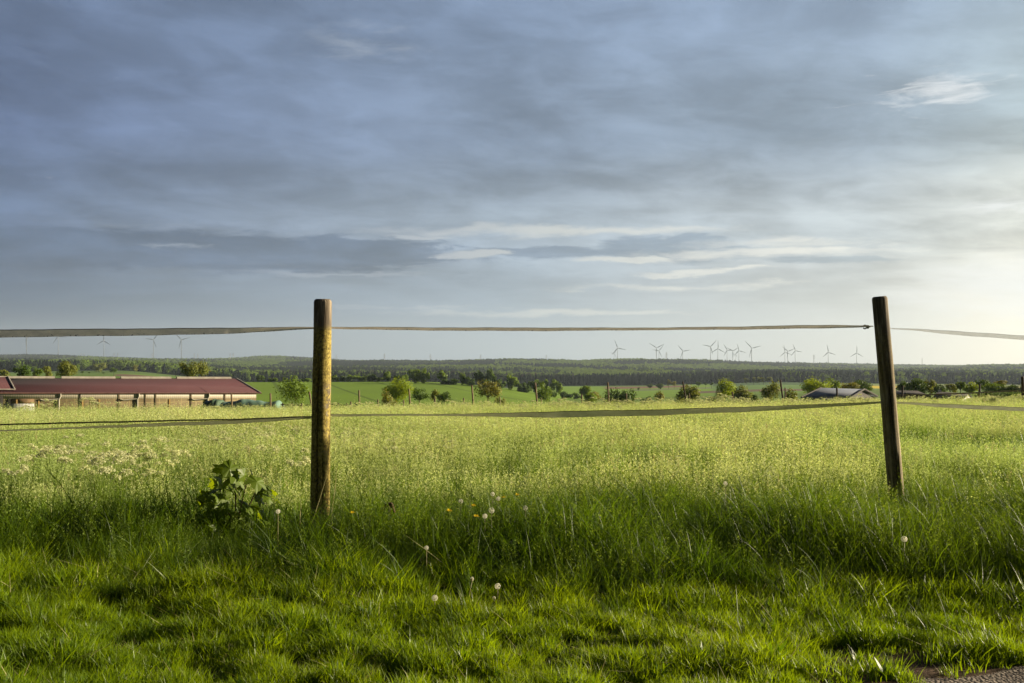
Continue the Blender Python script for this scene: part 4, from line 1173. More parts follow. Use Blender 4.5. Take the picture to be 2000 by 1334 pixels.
# trees at the foot of the meadow
T('bright_tree', 745, 799, 740, 785, 150, 'bright', 'bright yellow-green tree at the near edge of the crop field', loose=.25, dens=.9, blobs=20)
T('bush', 745, 771, 767, 788, 146, 'rust', 'rust-brown bush at the foot of the bright yellow-green tree', 'bush', loose=.25, trunk=False)
T('small_tree', 803, 836, 760, 784, 160, 'dark', 'small dark tree with drooping crown right of the bright tree', loose=.25, dens=.8)
T('small_tree', 838, 857, 761, 782, 165, 'olive', 'small pale tree between the two dark small trees', loose=.3, dens=.6)
T('small_tree', 854, 881, 765, 788, 160, 'dark', 'squat dark bushy tree beside the small pale tree', loose=.15)
T('orange_tree', 933, 973, 743, 781, 140, 'rust', 'thin orange-tinged tree with bare lower stem on the crop field', loose=.35, dens=.55, blobs=18)
T('hedge_tree', 1048, 1076, 753, 786, 250, 'mid', 'bright green tree in front of the three tall hedge trees', loose=.2)
T('bush', 968, 990, 773, 790, 150, 'rust', 'small brown bush beside the orange-tinged tree stem', 'bush', loose=.2, trunk=False)
T('oval_tree', 1130, 1153, 752, 780, 330, 'mid', 'oval green tree standing at the end of the sloping hedge', loose=.1)
T('small_tree', 1146, 1175, 762, 784, 240, 'rust', 'brown-green thin tree right of the oval tree', loose=.3, dens=.7)
T('bush', 1140, 1170, 769, 788, 200, 'mid', 'low green bush below the brown-green thin tree', 'bush', trunk=False)
T('round_bush', 1178, 1211, 759.5, 785, 190, 'dark', 'large dark round bush, left of two behind the far stakes', 'bush', trunk=False)
T('round_bush', 1211, 1242, 762, 787, 190, 'dark', 'large dark round bush, right of two behind the far stakes', 'bush', trunk=False)
T('bush', 1251, 1273, 771, 788, 170, 'dark', 'low dark bush right of the two large dark round bushes', 'bush', trunk=False)
T('small_tree', 1279, 1297, 764, 786, 170, 'rust', 'thin brownish shrub left of the round olive bush', loose=.3, dens=.7)
T('round_bush', 1320, 1364, 748, 787, 130, 'olive', 'round olive bush behind the steeply leaning stake', 'bush', loose=.2, trunk=False)
T('bright_tree', 1396, 1438, 744.5, 780, 180, 'bright', 'bright yellow-green tree right of the round olive bush', loose=.22)
T('bush', 1435, 1472, 757.5, 784, 150, 'olive', 'dull olive bush right of the second bright tree', 'bush', loose=.25, trunk=False)
T('bush', 1463, 1480, 771, 786, 130, 'dark', 'small dark bush at the foot of the dull olive bush', 'bush', trunk=False)
T('bush', 1376, 1402, 776, 788, 120, 'dark', 'low dark hedge clump below the second bright tree', 'bush', trunk=False)
T('small_tree', 1487, 1522, 747, 785, 140, 'olive', 'leafy olive tree just left of the tallest far stake', loose=.25)
T('bush', 1535, 1558, 760, 785, 130, 'olive', 'pale olive bush between the tallest far stake and the house', 'bush', loose=.3, trunk=False)
T('bush', 1558, 1585, 775, 788, 92, 'dark', 'low dark hedge clump before the left end of the grey-roofed house', 'bush', trunk=False)
T('bush', 1582, 1606, 777, 788, 91, 'dark', 'low dark hedge clump before the porch of the grey-roofed house', 'bush', trunk=False)
T('bright_tree', 1564, 1618, 741, 776, 150, 'bright', 'broad bright green tree behind the left end of the grey roof', loose=.15)
T('round_tree', 1613, 1642, 741, 765, 155, 'mid', 'round green tree behind the middle of the grey roof')
T('small_tree', 1640, 1674, 747, 765, 160, 'rust', 'brownish tree behind the right half of the grey roof', loose=.25)
T('small_tree', 1663, 1702, 745, 768, 165, 'dark', 'dark bushy tree behind the right gable of the grey-roofed house')
rt = [(1750, 1775, 747, 770, 'dark', 'dark bush directly right of the leaning post'), (1771, 1806, 741, 768, 'dark', 'tallest dark tree of the clump right of the leaning post'), (1775, 1808, 749, 772, 'mid', 'bright leafy tree in front of the tallest dark one on the right'),
      (1807, 1828, 743, 768, 'olive', 'narrow pale tree between two dark ones on the right'), (1818, 1846, 747, 770, 'dark', 'dark round tree above the roof of the white-gabled house'), (1843, 1868, 751, 767, 'olive', 'low olive tree behind the white-gabled house ridge'),
      (1867, 1885, 744, 766, 'mid', 'narrow green tree above the white gable'), (1881, 1908, 747, 768, 'bright', 'bright green tree just right of the white gable'), (1899, 1931, 743, 762, 'dark', 'dark spreading tree behind the dark stake on the right'),
      (1914, 1963, 751, 777, 'mid', 'wide green tree right of the dark stake'), (1940, 1966, 743, 757, 'rust', 'brown-tinged tree topping the clump near the right edge'), (1950, 1996, 749, 775, 'dark', 'wide dark tree near the right edge of the photo'),
      (1900, 1950, 764, 780, 'dark', 'low dark hedge right of the white-gabled house'), (1945, 2003, 765, 780, 'dark', 'low dark hedge running to the right edge'), (1995, 2040, 748, 776, 'dark', 'dark tree cut by the right edge of the photo')]
for a, b_, v, vb, k, s in rt: T('village_tree', a, b_, v, vb, 150 + (v - 740) * .5 + (30 if vb < 765 else 0) - (25 if v > 760 else 0), k, s, 'tree', 'trees round the houses on the right', loose=.12)
# far field trees
ft = [(1263, 1276, 748, 759, 850, 'blue', 'left of two round trees by the brown field strip'), (1282, 1296, 747.5, 759, 850, 'blue', 'right of two round trees by the brown field strip'), (1302, 1310, 742, 753, 900, 'rust', 'small rusty tree on the brown field strip, left one'),
      (1311, 1322, 745, 753, 900, 'rust', 'small rusty tree on the brown field strip, right one'), (1358, 1369, 746, 754, 800, 'blue', 'round field tree just right of the olive bush top'), (1375, 1381, 748, 753, 800, 'blue', 'tiny round tree, smallest of three on the pale field'),
      (1385, 1394, 747, 753, 800, 'blue', 'round tree left of the second bright tree on the pale field'), (1244, 1250, 757, 762, 700, 'dark', 'tiny dark shrub on the green field by the brown strip')]
for a, b_, v, vb, D, k, s in ft: T('field_tree', a, b_, v, vb, D, k, s, 'tree', 'scattered trees on the far fields')
for i, (c, v) in enumerate(((1457.6, 744), (1472, 743), (1482.6, 742), (1491, 741.5), (1503, 741))):
    T('avenue_tree', c - 5.5, c + 5.5, v - 5, v + 5, 1000, 'olive', ORD[i] + ' from the left of five small round trees in a row below the dark wood', 'tree', 'row of five round trees below the dark wood', loose=.02)


# ------------------------------------------------------------------ far woods
def forest():
    rng = np.random.default_rng(11)
    pr = []
    mats = [leafy('wood_leaf_fresh', (.12, .185, .035), .3, .3, .8, .1, objvar=True), leafy('wood_leaf', (.045, .075, .022), .3, .3, .8, .1, objvar=True),
            leafy('conifer', (.016, .028, .018), .12, .3, .8, .1, objvar=True), leafy('bare_larch', (.055, .045, .036), .15, .25, .8, .1, objvar=True)]
    for k in range(4):   # 0,1 fresh; 2,3 leafy
        V, Q, C = crown_mesh(rng, 12, 12, 16, 420, .95, 9, .05); V[:, 2] += 3
        pr.append(np_mesh('wood_tree', V, [Q], [mats[0 if k < 2 else 1]]))
    for k in range(4):   # 4,5 conifer; 6,7 larch
        n = 320; t = rng.uniform(0, 1, n) ** .8; a = rng.uniform(0, 6.28, n)
        r = (1 - t) * 3.6 * rng.uniform(.55, 1.1, n) + .2
        P = np.stack([np.cos(a) * r, np.sin(a) * r, 2 + t * 20], 1)
        out = np.stack([np.cos(a), np.sin(a), np.full(n, -.5)], 1); tn = np.stack([-np.sin(a), np.cos(a), np.zeros(n)], 1)
        s = rng.uniform(.5, 1.1, n)[:, None]
        V = np.stack([P - tn * s, P + out * s * 1.2, P + tn * s, P - out * s * .9 + np.array([0, 0, .5])], 1).reshape(-1, 3)
        pr.append(np_mesh('wood_tree', V, [np.arange(n * 4).reshape(-1, 4)], [mats[2 if k < 2 else 3]]))
    n = 230000
    y = np.sqrt(rng.uniform(1180 ** 2, 5500 ** 2, n)); u = rng.uniform(-250, 2300, n); x = (u - 1000) / F * y
    base = np.interp(u, [-250, 0, 150, 300, 420, 480, 1000, 1090, 1300, 1400, 1600, 2300], [1150, 1150, 1330, 1300, 1250, 1180, 1200, 1270, 1290, 1240, 1230, 1230]) + 25 * hnoise(x, y, 120)
    keep = (y > base) & (y < 5400)
    # fewer where a tree is only one pixel
    keep &= rng.uniform(0, 1, n) < np.interp(y, [1200, 2500, 5500], [1, .9, .55])
    x, y, u = x[keep], y[keep], u[keep]
    pn = 1.3 * vnoise(x, y, 330, 11) + .7 * vnoise(x, y, 110, 12); pn2 = 1.4 * vnoise(x, y, 520, 13) + .3 * vnoise(x, y, 150, 14)
    r = rng.uniform(0, 1, len(x))
    idx = np.where(pn > .05, rng.integers(0, 2, len(x)), np.where(pn > -.4, rng.integers(2, 4, len(x)), rng.integers(4, 6, len(x))))
    # the front belts are dark spruce and still-bare larch
    front = y < 1750
    lar = front & (u > 500) & (u < 1120) & (y > 1350)
    spr = front & ~lar
    idx = np.where(spr & (r < .86), rng.integers(4, 6, len(x)), idx); idx = np.where(lar & (r < .75), np.where(rng.uniform(0, 1, len(x)) < .7, rng.integers(6, 8, len(x)), rng.integers(4, 6, len(x))), idx)
    drk = (((y > 1750) & (pn2 > .15)) | ((y > 3900) & (u < 720))); idx = np.where(drk & (r < .8), rng.integers(4, 6, len(x)), idx)
    mid = (y > 1750) & ~drk & (y < 3300) & (u > 950) & (u < 1500)
    idx = np.where(mid & (pn > -.6) & (r < .75), rng.integers(0, 2, len(x)), idx)
    lm = (y > 1300) & (u > 150) & (u < 560) & (pn > -.1) & (r < .5)
    idx = np.where(lm, rng.integers(0, 2, len(x)), idx)
    rr = (y > 1500) & (u > 1880) & (pn > -.4) & (r < .6); idx = np.where(rr, rng.integers(1, 3, len(x)), idx)
    s = rng.uniform(.5, 1.0, len(x)) * np.interp(y, [1200, 2500, 5000], [.85, .9, 1.0])
    rot = np.stack([np.zeros(len(x)), np.zeros(len(x)), rng.uniform(0, 6.28, len(x))], 1)
    scatter('woodland', np.stack([x, y, ground(x, y) - 1], 1), rot, np.stack([s * 1.25, s * 1.25, s * rng.uniform(.8, 1.05, len(x)) * np.where(idx > 3, .82, 1.0)], 1), idx, pr, 'mixed wood covering the distant hills under the turbines', 'woodland')
forest()


# ------------------------------------------------------------------ wind turbines
M['turb'] = plain('turbine_grey', (.13, .14, .155), .5, .05, .1)
def blade_mb(ang, L, hub):
    b = MB(); d = Vector((math.sin(ang), 0, math.cos(ang))); c = Vector((math.cos(ang), 0, -math.sin(ang))); y = Vector((0, 1, 0))
    rings = []
    for t, w, th in ((0.0, 1.6, 1.6), (.06, 1.8, 1.5), (.2, 4.2, .9), (.5, 2.8, .6), (.8, 1.8, .4), (1, .5, .2)):
        p = hub + d * (1.5 + t * L) + y * -4.6
        rings.append([p + c * (w * .7), p + y * th / 2 + c * w * .15, p - c * (w * .45), p - y * th / 2 + c * w * .15])
    b.quadstrip(rings, True, caps=True)
    return b
def turbine(u, v, D, Lp, ang, label, group='wind turbines on the horizon'):
    hub = pt(u, v, D); L = Lp / F * D; g = gz(hub.x, D)
    root = empty('wind_turbine', (hub.x, D, g)); tag(root, label, 'wind turbine', group)
    b = MB(); k = L / 55
    b.tube([(hub.x, D, g - 3), (hub.x, D, (g + hub.z) / 2), (hub.x, D, hub.z - 1)], [2.4 * k, 1.9 * k, 1.3 * k], 12); b.build('tower', M['turb'], root, smooth=True)
    b = MB(); b.tube([hub + Vector((0, -4, .6)), hub + Vector((0, -2, .8)), hub + Vector((0, 6, .8)), hub + Vector((0, 8, .6))], [1.6, 2.3, 2.3, 1.4], 8); nc = b.build('nacelle', M['turb'], root)
    b = MB(); b.tube([hub + Vector((0, -6.4, 0)), hub + Vector((0, -5.2, 0)), hub + Vector((0, -3.6, 0))], [.5, 1.8, 2.0], 10); rh = b.build('hub', M['turb'], root)
    for i in range(3): blade_mb(R(ang + 120 * i), L, hub).build('blade', M['turb'], root)
tb = [(52, 660, 5200, 17, 60, 'leftmost turbine on the left, its upper blade behind the pale tape'), (114, 657, 5400, 17, 215, 'second turbine from the left, hub hidden by the pale tape'), (203, 665.5, 5400, 15, 0, 'third turbine from the left, one blade straight up'),
      (300, 663.5, 5400, 16, 38, 'fourth turbine from the left, above the barn'), (354.5, 663.5, 5300, 18, 75, 'fifth turbine from the left, nearest to the lichen post'),
      (1206, 680, 5600, 17, 340, 'leftmost turbine of the right-hand wind farm, standing alone'), (1199.5, 690, 9000 * .95, 9, 35, 'tiny faint turbine behind the leftmost one of the right-hand wind farm'),
      (1282, 679.5, 5600, 17, 63, 'left and taller turbine of the close pair right of the lone one'), (1287, 685, 6300, 14, 38, 'right and lower turbine of the close pair right of the lone one'),
      (1333.5, 686, 5900, 15, 80, 'single turbine right of the close pair, beside the lattice mast'), (1387.5, 677, 5300, 16, 43, 'leftmost of the dense cluster of turbines in the middle right'),
      (1402, 681, 5500, 16, 0, 'turbine of the dense cluster with one blade straight up'), (1420, 684, 6000, 14, 330, 'third turbine from the left in the dense cluster'), (1431, 685.5, 6000, 13, 58, 'low fourth turbine in the dense cluster with a V of blades'),
      (1443, 685, 6100, 14, 345, 'fifth turbine of the dense cluster'), (1436.5, 692, 8600, 8, 30, 'tiny faint turbine inside the dense cluster'), (1468, 680, 5400, 19, 76, 'largest turbine, right end of the dense cluster'),
      (1533, 688, 6200, 14, 350, 'back turbine of the close trio left of the grey roof'), (1538.5, 686, 5900, 14, 68, 'front turbine of the close trio left of the grey roof'), (1553, 685, 6000, 13.5, 340, 'right turbine of the close trio left of the grey roof'),
      (1617.5, 688, 5700, 15, 350, 'turbine standing alone above the grey roof'), (1673, 689.5, 5800, 14.5, 0, 'rightmost turbine, beside the dark leaning post')]
for a in tb: turbine(*a)

# lattice pylons along the ridge
def pylon_mb(H):
    b = MB(); w0, w1 = H * .12, H * .02; r = H * .0075
    n = 7; lv = [H * (1 - (1 - i / n) ** 1.25) for i in range(n + 1)]
    wid = lambda z: w0 + (w1 - w0) * min(1, z / (H * .8))
    cs = ((-1, -1), (1, -1), (1, 1), (-1, 1))
    for cx, cy in cs: b.tube([(cx * wid(z) / 2, cy * wid(z) / 2, z) for z in [-1] + lv[1:]], r * 1.5, 4)
    for i in range(n):
        for k in range(4):
            a, c = cs[k], cs[(k + 1) % 4]
            b.tube([(a[0] * wid(lv[i]) / 2, a[1] * wid(lv[i]) / 2, lv[i]), (c[0] * wid(lv[i + 1]) / 2, c[1] * wid(lv[i + 1]) / 2, lv[i + 1])], r, 4)
    arm = MB()
    for z, l in ((.66, .17), (.80, .21), (.93, .14)):
        arm.tube([(-H * l, 0, H * z), (0, 0, H * (z + .025)), (H * l, 0, H * z)], r * 1.4, 4); arm.tube([(-H * l, 0, H * z), (H * l, 0, H * z)], r, 4)
    return b, arm
pyl = [(223, 689, 4950), (230, 689, 4950), (158.5, 690, 4950), (164.5, 690.5, 4950), (297, 690, 4950), (379.5, 690, 4950), (386, 690.5, 4950), (449.5, 689, 4950), (455.5, 689, 4950), (657, 693.5, 6100), (751, 690.5, 5900), (840.5, 691.5, 5900), (938.5, 692.5, 5900),
       (1067, 693, 5900), (1301.5, 688, 5200), (1483.5, 703, 6000), (1589.5, 692.5, 5600), (1801, 700, 5500)]
pb, pa = pylon_mb(50.0)
proto = None
for i, (u, v, D) in enumerate(sorted(pyl)):
    p = pt(u, v, D); g = gz(p.x, D); H = max(30., p.z - g)
    if proto is None:
        proto = empty('power_pylon', (0, 0, 0)); lt_ = pb.build('lattice', M['steel'], None); lt_.parent = proto; ar_ = pa.build('crossarm', M['steel'], None); ar_.parent = proto; root = proto
    else:
        root = proto.copy(); col.objects.link(root)
        for ch in (lt_, ar_):
            c = ch.copy(); col.objects.link(c); c.parent = root
    s = H / 50; root.location = (p.x, D, g); root.scale = (s * .55, s * .55, s)
    tag(root, ORD[i] + ' small power pylon from the left on the skyline', 'pylon', 'power pylons on the skyline')


# ------------------------------------------------------------------ flowers and plants of the verge and meadow
def onground(u, v, h=0.0):
    """point on the ground whose height-h point shows at u, v"""
    lo, hi = 2.5, 60.0
    for _ in range(50):
        D = (lo + hi) / 2; p = pt(u, v, D)
        if p.z - gz(p.x, D) > h: lo = D
        else: hi = D
    p = pt(u, v, D); return Vector((p.x, D, gz(p.x, D)))

def clock_parts(seed):
    rng = np.random.default_rng(seed); n = 150
    d = rng.normal(0, 1, (n, 3)); d /= np.linalg.norm(d, axis=1, keepdims=True)
    b = MB()
    for k in range(n):
        v = Vector(d[k]); a = v.orthogonal().normalized(); c = v.cross(a)
        p = v * .018
        b.poly([v * .003 - a * .0003, v * .003 + a * .0003, p])
        for j in range(5):
            t = 2 * math.pi * j / 5 + k; q = p + v * .0035 + (a * math.cos(t) + c * math.sin(t)) * .0055
            w = (a * math.sin(t) - c * math.cos(t)) * .0009
            b.poly([p, q - w, q + w])
    return b
M['fluff'] = leafy('seed_fluff', (.72, .70, .62), .5, .05, .9, .1, tint=(1.1, 1.1, 1.0))
M['petal'] = leafy('yellow_petal', (.80, .62, .02), .35, .1, .6, .2, tint=(1, 1, .8))
M['stalk'] = leafy('flower_stalk', (.24, .22, .08), .25, .15, .5, .3)

def clock(u, v, h, label, lean=0.0, spent=False, size=1.0):
    g = onground(u, v, h); root = empty('dandelion_clock', g); tag(root, label, 'dandelion', 'dandelion clocks in the grass'); size *= .66
    head = pt(u, v, g.y) - g
    b = MB(); b.tube([(-lean, 0, -.02), (-lean * .5, 0, head.z * .5), (head.x, 0, head.z - .004)], [.0026, .0024, .002], 6); s = b.build('stalk', M['stalk'], None, smooth=True); s.parent = root
    if spent:
        b = MB(); b.tube([head + Vector((0, 0, -.004)), head + Vector((0, 0, .004)), head + Vector((0, 0, .009))], [.004, .008, .002], 10); o = b.build('bud', M['straw'], None); o.parent = root
        b = clock_parts(int(u)); b.v = [(x * .55, y * .55, z * .75 + .008) for x, y, z in b.v]
    else: b = clock_parts(int(u))
    b.v = [(x * size + head.x, y * size + head.y, z * size + head.z) for x, y, z in b.v]
    o = b.build('seed_head', M['fluff'], None); o.parent = root
clock(849, 1168, .09, 'white dandelion clock, lowest and leftmost of the three in the turf')
clock(972, 1145, .11, 'white round dandelion clock on a green stalk, right of the straw-stalked one')
clock(922, 1133, .15, 'half-blown dandelion head on a long straw-coloured stalk', .03, True)
clock(965, 1171, .06, 'small brownish blown dandelion low beside the round white clock', .0, True)
clock(1766, 1053, .26, 'white dandelion clock in the dark grass below the leaning post', size=1.1)
clock(1417, 944, .39, 'single dandelion clock in the sunlit meadow right of centre', size=1.0)
clock(900, 979, .35, 'leftmost fluffy clock in the loose group at the verge top, centre')
clock(962, 965, .36, 'topmost fluffy clock in the loose group at the verge top, centre')
clock(973, 974, .35, 'fluffy clock right below the topmost one of the loose group')
clock(960, 997, .34, 'ragged tall fluffy clock in the middle of the loose group', size=1.2)
clock(947, 1008, .32, 'lowest fluffy clock of the loose group at the verge top')
clock(1026, 992, .34, 'rightmost fluffy clock of the loose group at the verge top')
clock(833, 1070, .22, 'dull pale seed head deep in the shaded verge below the withered leaf', size=.8)
clock(543, 999, .35, 'small pink-white clock between the leafy sapling and the lichen post', size=.9)

def dandelion(u, v, h, label):
    g = onground(u, v, h); root = empty('dandelion_flower', g); tag(root, label, 'flower', 'yellow dandelion flowers in the grass')
    b = MB(); b.tube([(0, 0, -.02), (0.005, 0, h * .5), (0, 0, h - .004)], .0022, 6); o = b.build('stalk', M['stemg'], None); o.parent = root
    rng = random.Random(int(u)); b = MB()
    for ring, (n, l, up) in enumerate(((16, .021, .002), (14, .016, .007), (10, .010, .011))):
        for k in range(n):
            a = 2 * math.pi * k / n + rng.random(); d = Vector((math.cos(a), math.sin(a), 0)); s = Vector((-d.y, d.x, 0)) * .0028
            tip = d * l + Vector((0, 0, h + up + rng.uniform(-.002, .002))); mid_ = d * l * .5 + Vector((0, 0, h + up * .7))
            b.poly([Vector((0, 0, h)), mid_ - s, tip - s * .6, tip + s * .6, mid_ + s])
    o = b.build('petals', M['petal'], None); o.parent = root
dandelion(925, 988, .35, 'yellow flower left of the ragged tall clock')
dandelion(984, 972, .35, 'yellow flower right of the topmost fluffy clock')
dandelion(1010, 967, .36, 'highest yellow flower, at the right of the loose group')
dandelion(877, 998, .34, 'yellow flower below the leftmost fluffy clock')
dandelion(930, 1009, .32, 'yellow flower beside the lowest fluffy clock')
dandelion(1357, 1148, .07, 'small orange-yellow flower low in the right turf')
dandelion(1318, 1160, .05, 'yellow flower left of the orange-yellow one in the right turf')
dandelion(1650, 1133, .06, 'yellow flower in the turf below the dark verge, far right')
dandelion(688, 1002, .31, 'yellow flower just right of the lichen post foot')

def parsley_mb(seed, h, n_u):
    rng = random.Random(seed); st = MB(); fl = MB()
    st.tube([(0, 0, -.02), (.01, 0, h * .35), (0, .01, h * .62)], [.005, .0042, .0035], 6)
    for k in range(n_u):
        a = 2 * math.pi * k / n_u + rng.uniform(-.4, .4); z0 = h * rng.uniform(.35, .62); rr = rng.uniform(.05, .16); z1 = h * rng.uniform(.72, 1.02)
        c = Vector((math.cos(a) * rr, math.sin(a) * rr, z1)); s0 = Vector((0, 0, z0))
        st.tube([s0, s0.lerp(c, .5) + Vector((math.cos(a) * .02, math.sin(a) * .02, 0)), c], [.003, .0025, .002], 5)
        for j in range(9):
            b_ = 2 * math.pi * j / 9; d = Vector((math.cos(b_), math.sin(b_), 0)) * (.042 if j % 2 else .022); e_ = c + d + Vector((0, 0, .010 if j % 2 else .028))
            st.tube([c, e_], .0009, 3, caps=False)
            for q in range(12):
                o = e_ + Vector((rng.gauss(0, .009), rng.gauss(0, .009), rng.gauss(0, .0075))); w = .0085
                t = rng.uniform(0, 3); x = Vector((math.cos(t), math.sin(t), rng.uniform(-1, 1))).normalized() * w; y = Vector((-math.sin(t), math.cos(t), rng.uniform(-1, 1))).normalized() * w
                fl.poly([o - x, o - y, o + x, o + y])
    for k in range(4):   # ferny lower leaves
        a = rng.uniform(0, 6.28); d = Vector((math.cos(a), math.sin(a), .4)); b0 = Vector((0, 0, h * rng.uniform(.15, .5))); s = Vector((-d.y, d.x, 0))
        for j in range(7):
            p = b0 + d * (.025 * j); l = .04 * (1 - j / 8)
            for sg in (-1, 1): st.poly([p, p + s * sg * l * .6 + d * .004, p + s * sg * l + d * .02, p + s * sg * l * .5 + d * .018])
    return st, fl
pproto = []
for k in range(5):
    st, fl = parsley_mb(k + 1, .8, 6 + k % 3)
    pproto.append((st, fl, None))
pmesh = []
for st, fl, _ in pproto:
    a = bpy.data.meshes.new('stem'); a.from_pydata([tuple(v) for v in st.v], [], st.f); a.materials.append(M['stemg'])
    b = bpy.data.meshes.new('umbels'); b.from_pydata([tuple(v) for v in fl.v], [], fl.f); b.materials.append(M['umbel'])
    pmesh.append((a, b))
def parsley(x, y, s, k, rz, label, group, wide=1.0):
    root = empty('cow_parsley', (x, y, gz(x, y))); root.scale = (s * wide, s * wide, s); root.rotation_euler = (0, 0, rz); tag(root, label, 'cow parsley', group)
    for nm, me in zip(('stem', 'umbels'), pmesh[k]):
        o = bpy.data.objects.new(nm, me); col.objects.link(o); o.parent = root
rng = np.random.default_rng(21)
# tall plants breaking the meadow skyline
sky = [(55, 786, 38), (92, 781, 37), (172, 775, 36), (190, 781, 37), (225, 787, 36), (286, 789, 38), (320, 790, 38), (420, 792, 37), (574, 790, 37), (712, 789, 38), (745, 789, 38), (878, 783, 37), (948, 782, 37), (1000, 787, 38), (1034, 784, 37),
       (1088, 780, 36), (1098, 779, 37), (1120, 784, 37), (1146, 781, 36), (1165, 778, 37), (1178, 781, 36), (1204, 782, 37), (1220, 781, 37), (1233, 781, 37), (1252, 780, 36), (1268, 777, 36), (1286, 778, 36), (1345, 779, 36), (1360, 780, 37), (1372, 777, 36), (1398, 768, 34), (1410, 773, 34),
       (1420, 771, 35), (1440, 777, 36), (1455, 779, 36), (1465, 778, 36), (1607, 779, 37), (1640, 778, 37), (1684, 770, 35), (1690, 778, 36), (1828, 780, 38), (1862, 780, 38), (1944, 775, 36), (1956, 776, 36), (1985, 776, 36), (1538, 781, 37), (1577, 781, 37)]
for i, (u, v, D) in enumerate(sorted(sky)):
    p = pt(u, v, D); h = max(.55, p.z - gz(p.x, D))
    parsley(p.x, D, h / .8, i % 5, rng.uniform(0, 6), '%s cow parsley from the left among those breaking the meadow skyline' % ORD[i], 'cow parsley along the meadow skyline', 1.6)
near = [q for q in [(66, 872), (108, 868), (140, 870), (170, 866), (186, 892), (205, 882), (225, 868), (228, 893), (247, 866), (262, 902), (275, 867), (280, 872), (300, 903), (335, 880), (352, 876), (370, 866), (384, 880), (398, 911), (400, 925), (300, 862), (38, 893), (145, 853), (430, 845), (520, 850),
        (590, 876), (380, 940), (450, 888), (505, 905), (540, 912)] if not (365 < q[0] < 560 and q[1] > 855)]
for i, (u, v) in enumerate(sorted(near)):
    hh = rng.uniform(.50, .62) if v < 900 else .44
    g = onground(u, v, hh)
    parsley(g.x, g.y, hh / .8, i % 5, rng.uniform(0, 6), 'cow parsley in the left meadow, %s white head counted from the left' % ORD[i], 'cow parsley scattered in the left meadow')
# countless further umbels mixed through the hay
n = 2600; y = rng.uniform(11, 44, n); x = rng.uniform(-1, 1, n) * (.57 * y + 1.5)
pn = hnoise(x, y, 3.2, 1.4); keep = (pn > .75) | ((y > 31) & (rng.uniform(0, 1, n) < np.where(x > .5, .75, .4)))
x, y = x[keep], y[keep]
ps = []
for a, b in pmesh[:3]:
    Va = np.zeros(len(a.vertices) * 3); a.vertices.foreach_get('co', Va); Vb = np.zeros(len(b.vertices) * 3); b.vertices.foreach_get('co', Vb)
    me = bpy.data.meshes.new('umbel_plant'); off = len(a.vertices)
    me.from_pydata([tuple(v) for v in np.concatenate([Va, Vb]).reshape(-1, 3)], [], [list(p.vertices) for p in a.polygons] + [[i + off for i in p.vertices] for p in b.polygons])
    me.materials.append(M['stemg']); me.materials.append(M['umbel']); me.polygons.foreach_set('material_index', [0] * len(a.polygons) + [1] * len(b.polygons)); ps.append(me)
s = rng.uniform(.5, .66, len(x)) * np.interp(y, [11, 20, 31, 34, 42], [.8, 1, 1, 1.35, 1.5])
scatter('meadow_flowers', np.stack([x, y, ground(x, y)], 1), np.stack([x * 0, x * 0, rng.uniform(0, 6, len(x))], 1), np.stack([s, s, s], 1), rng.integers(0, 3, len(x)), ps, 'white flower heads mixed thinly through the hay meadow', 'wildflowers')

# leafy sapling left of the lichen post
M['lobed'] = leafy('maple_leaf', (.12, .18, .014), .5, .3, .45, .35, objvar=False, tint=(2.1, 1.75, .3))
M['redstem'] = plain('reddish_stem', (.10, .05, .03), .6, .2, 30)
def lobed_leaf(b, p, d, n, s, rng):
    """five-lobed toothed leaf, gently cupped; p stalk end, d direction, n normal"""
    d = d.normalized(); n = (n - d * n.dot(d)).normalized(); c = d.cross(n)
    out = [(0, -.02), (.18, -.14), (.42, -.20), (.52, -.06), (.74, -.02), (.62, .18), (.80, .36), (.94, .56), (.66, .56), (.46, .50), (.40, .70), (.30, .86), (.14, .92), (0, 1.18)]
    full = out + [(-x, y) for x, y in out[-2:0:-1]]
    P = [p + (c * x * .62 + d * (y + .05) * .8 + n * (-.20 * x * x - .16 * y * y + .03 * math.sin(9 * x + 7 * y))) * s for x, y in full]
    ctr = p + (d * .35 + n * .03) * s
    for i in range(len(P)): b.poly([ctr, P[i], P[(i + 1) % len(P)]])
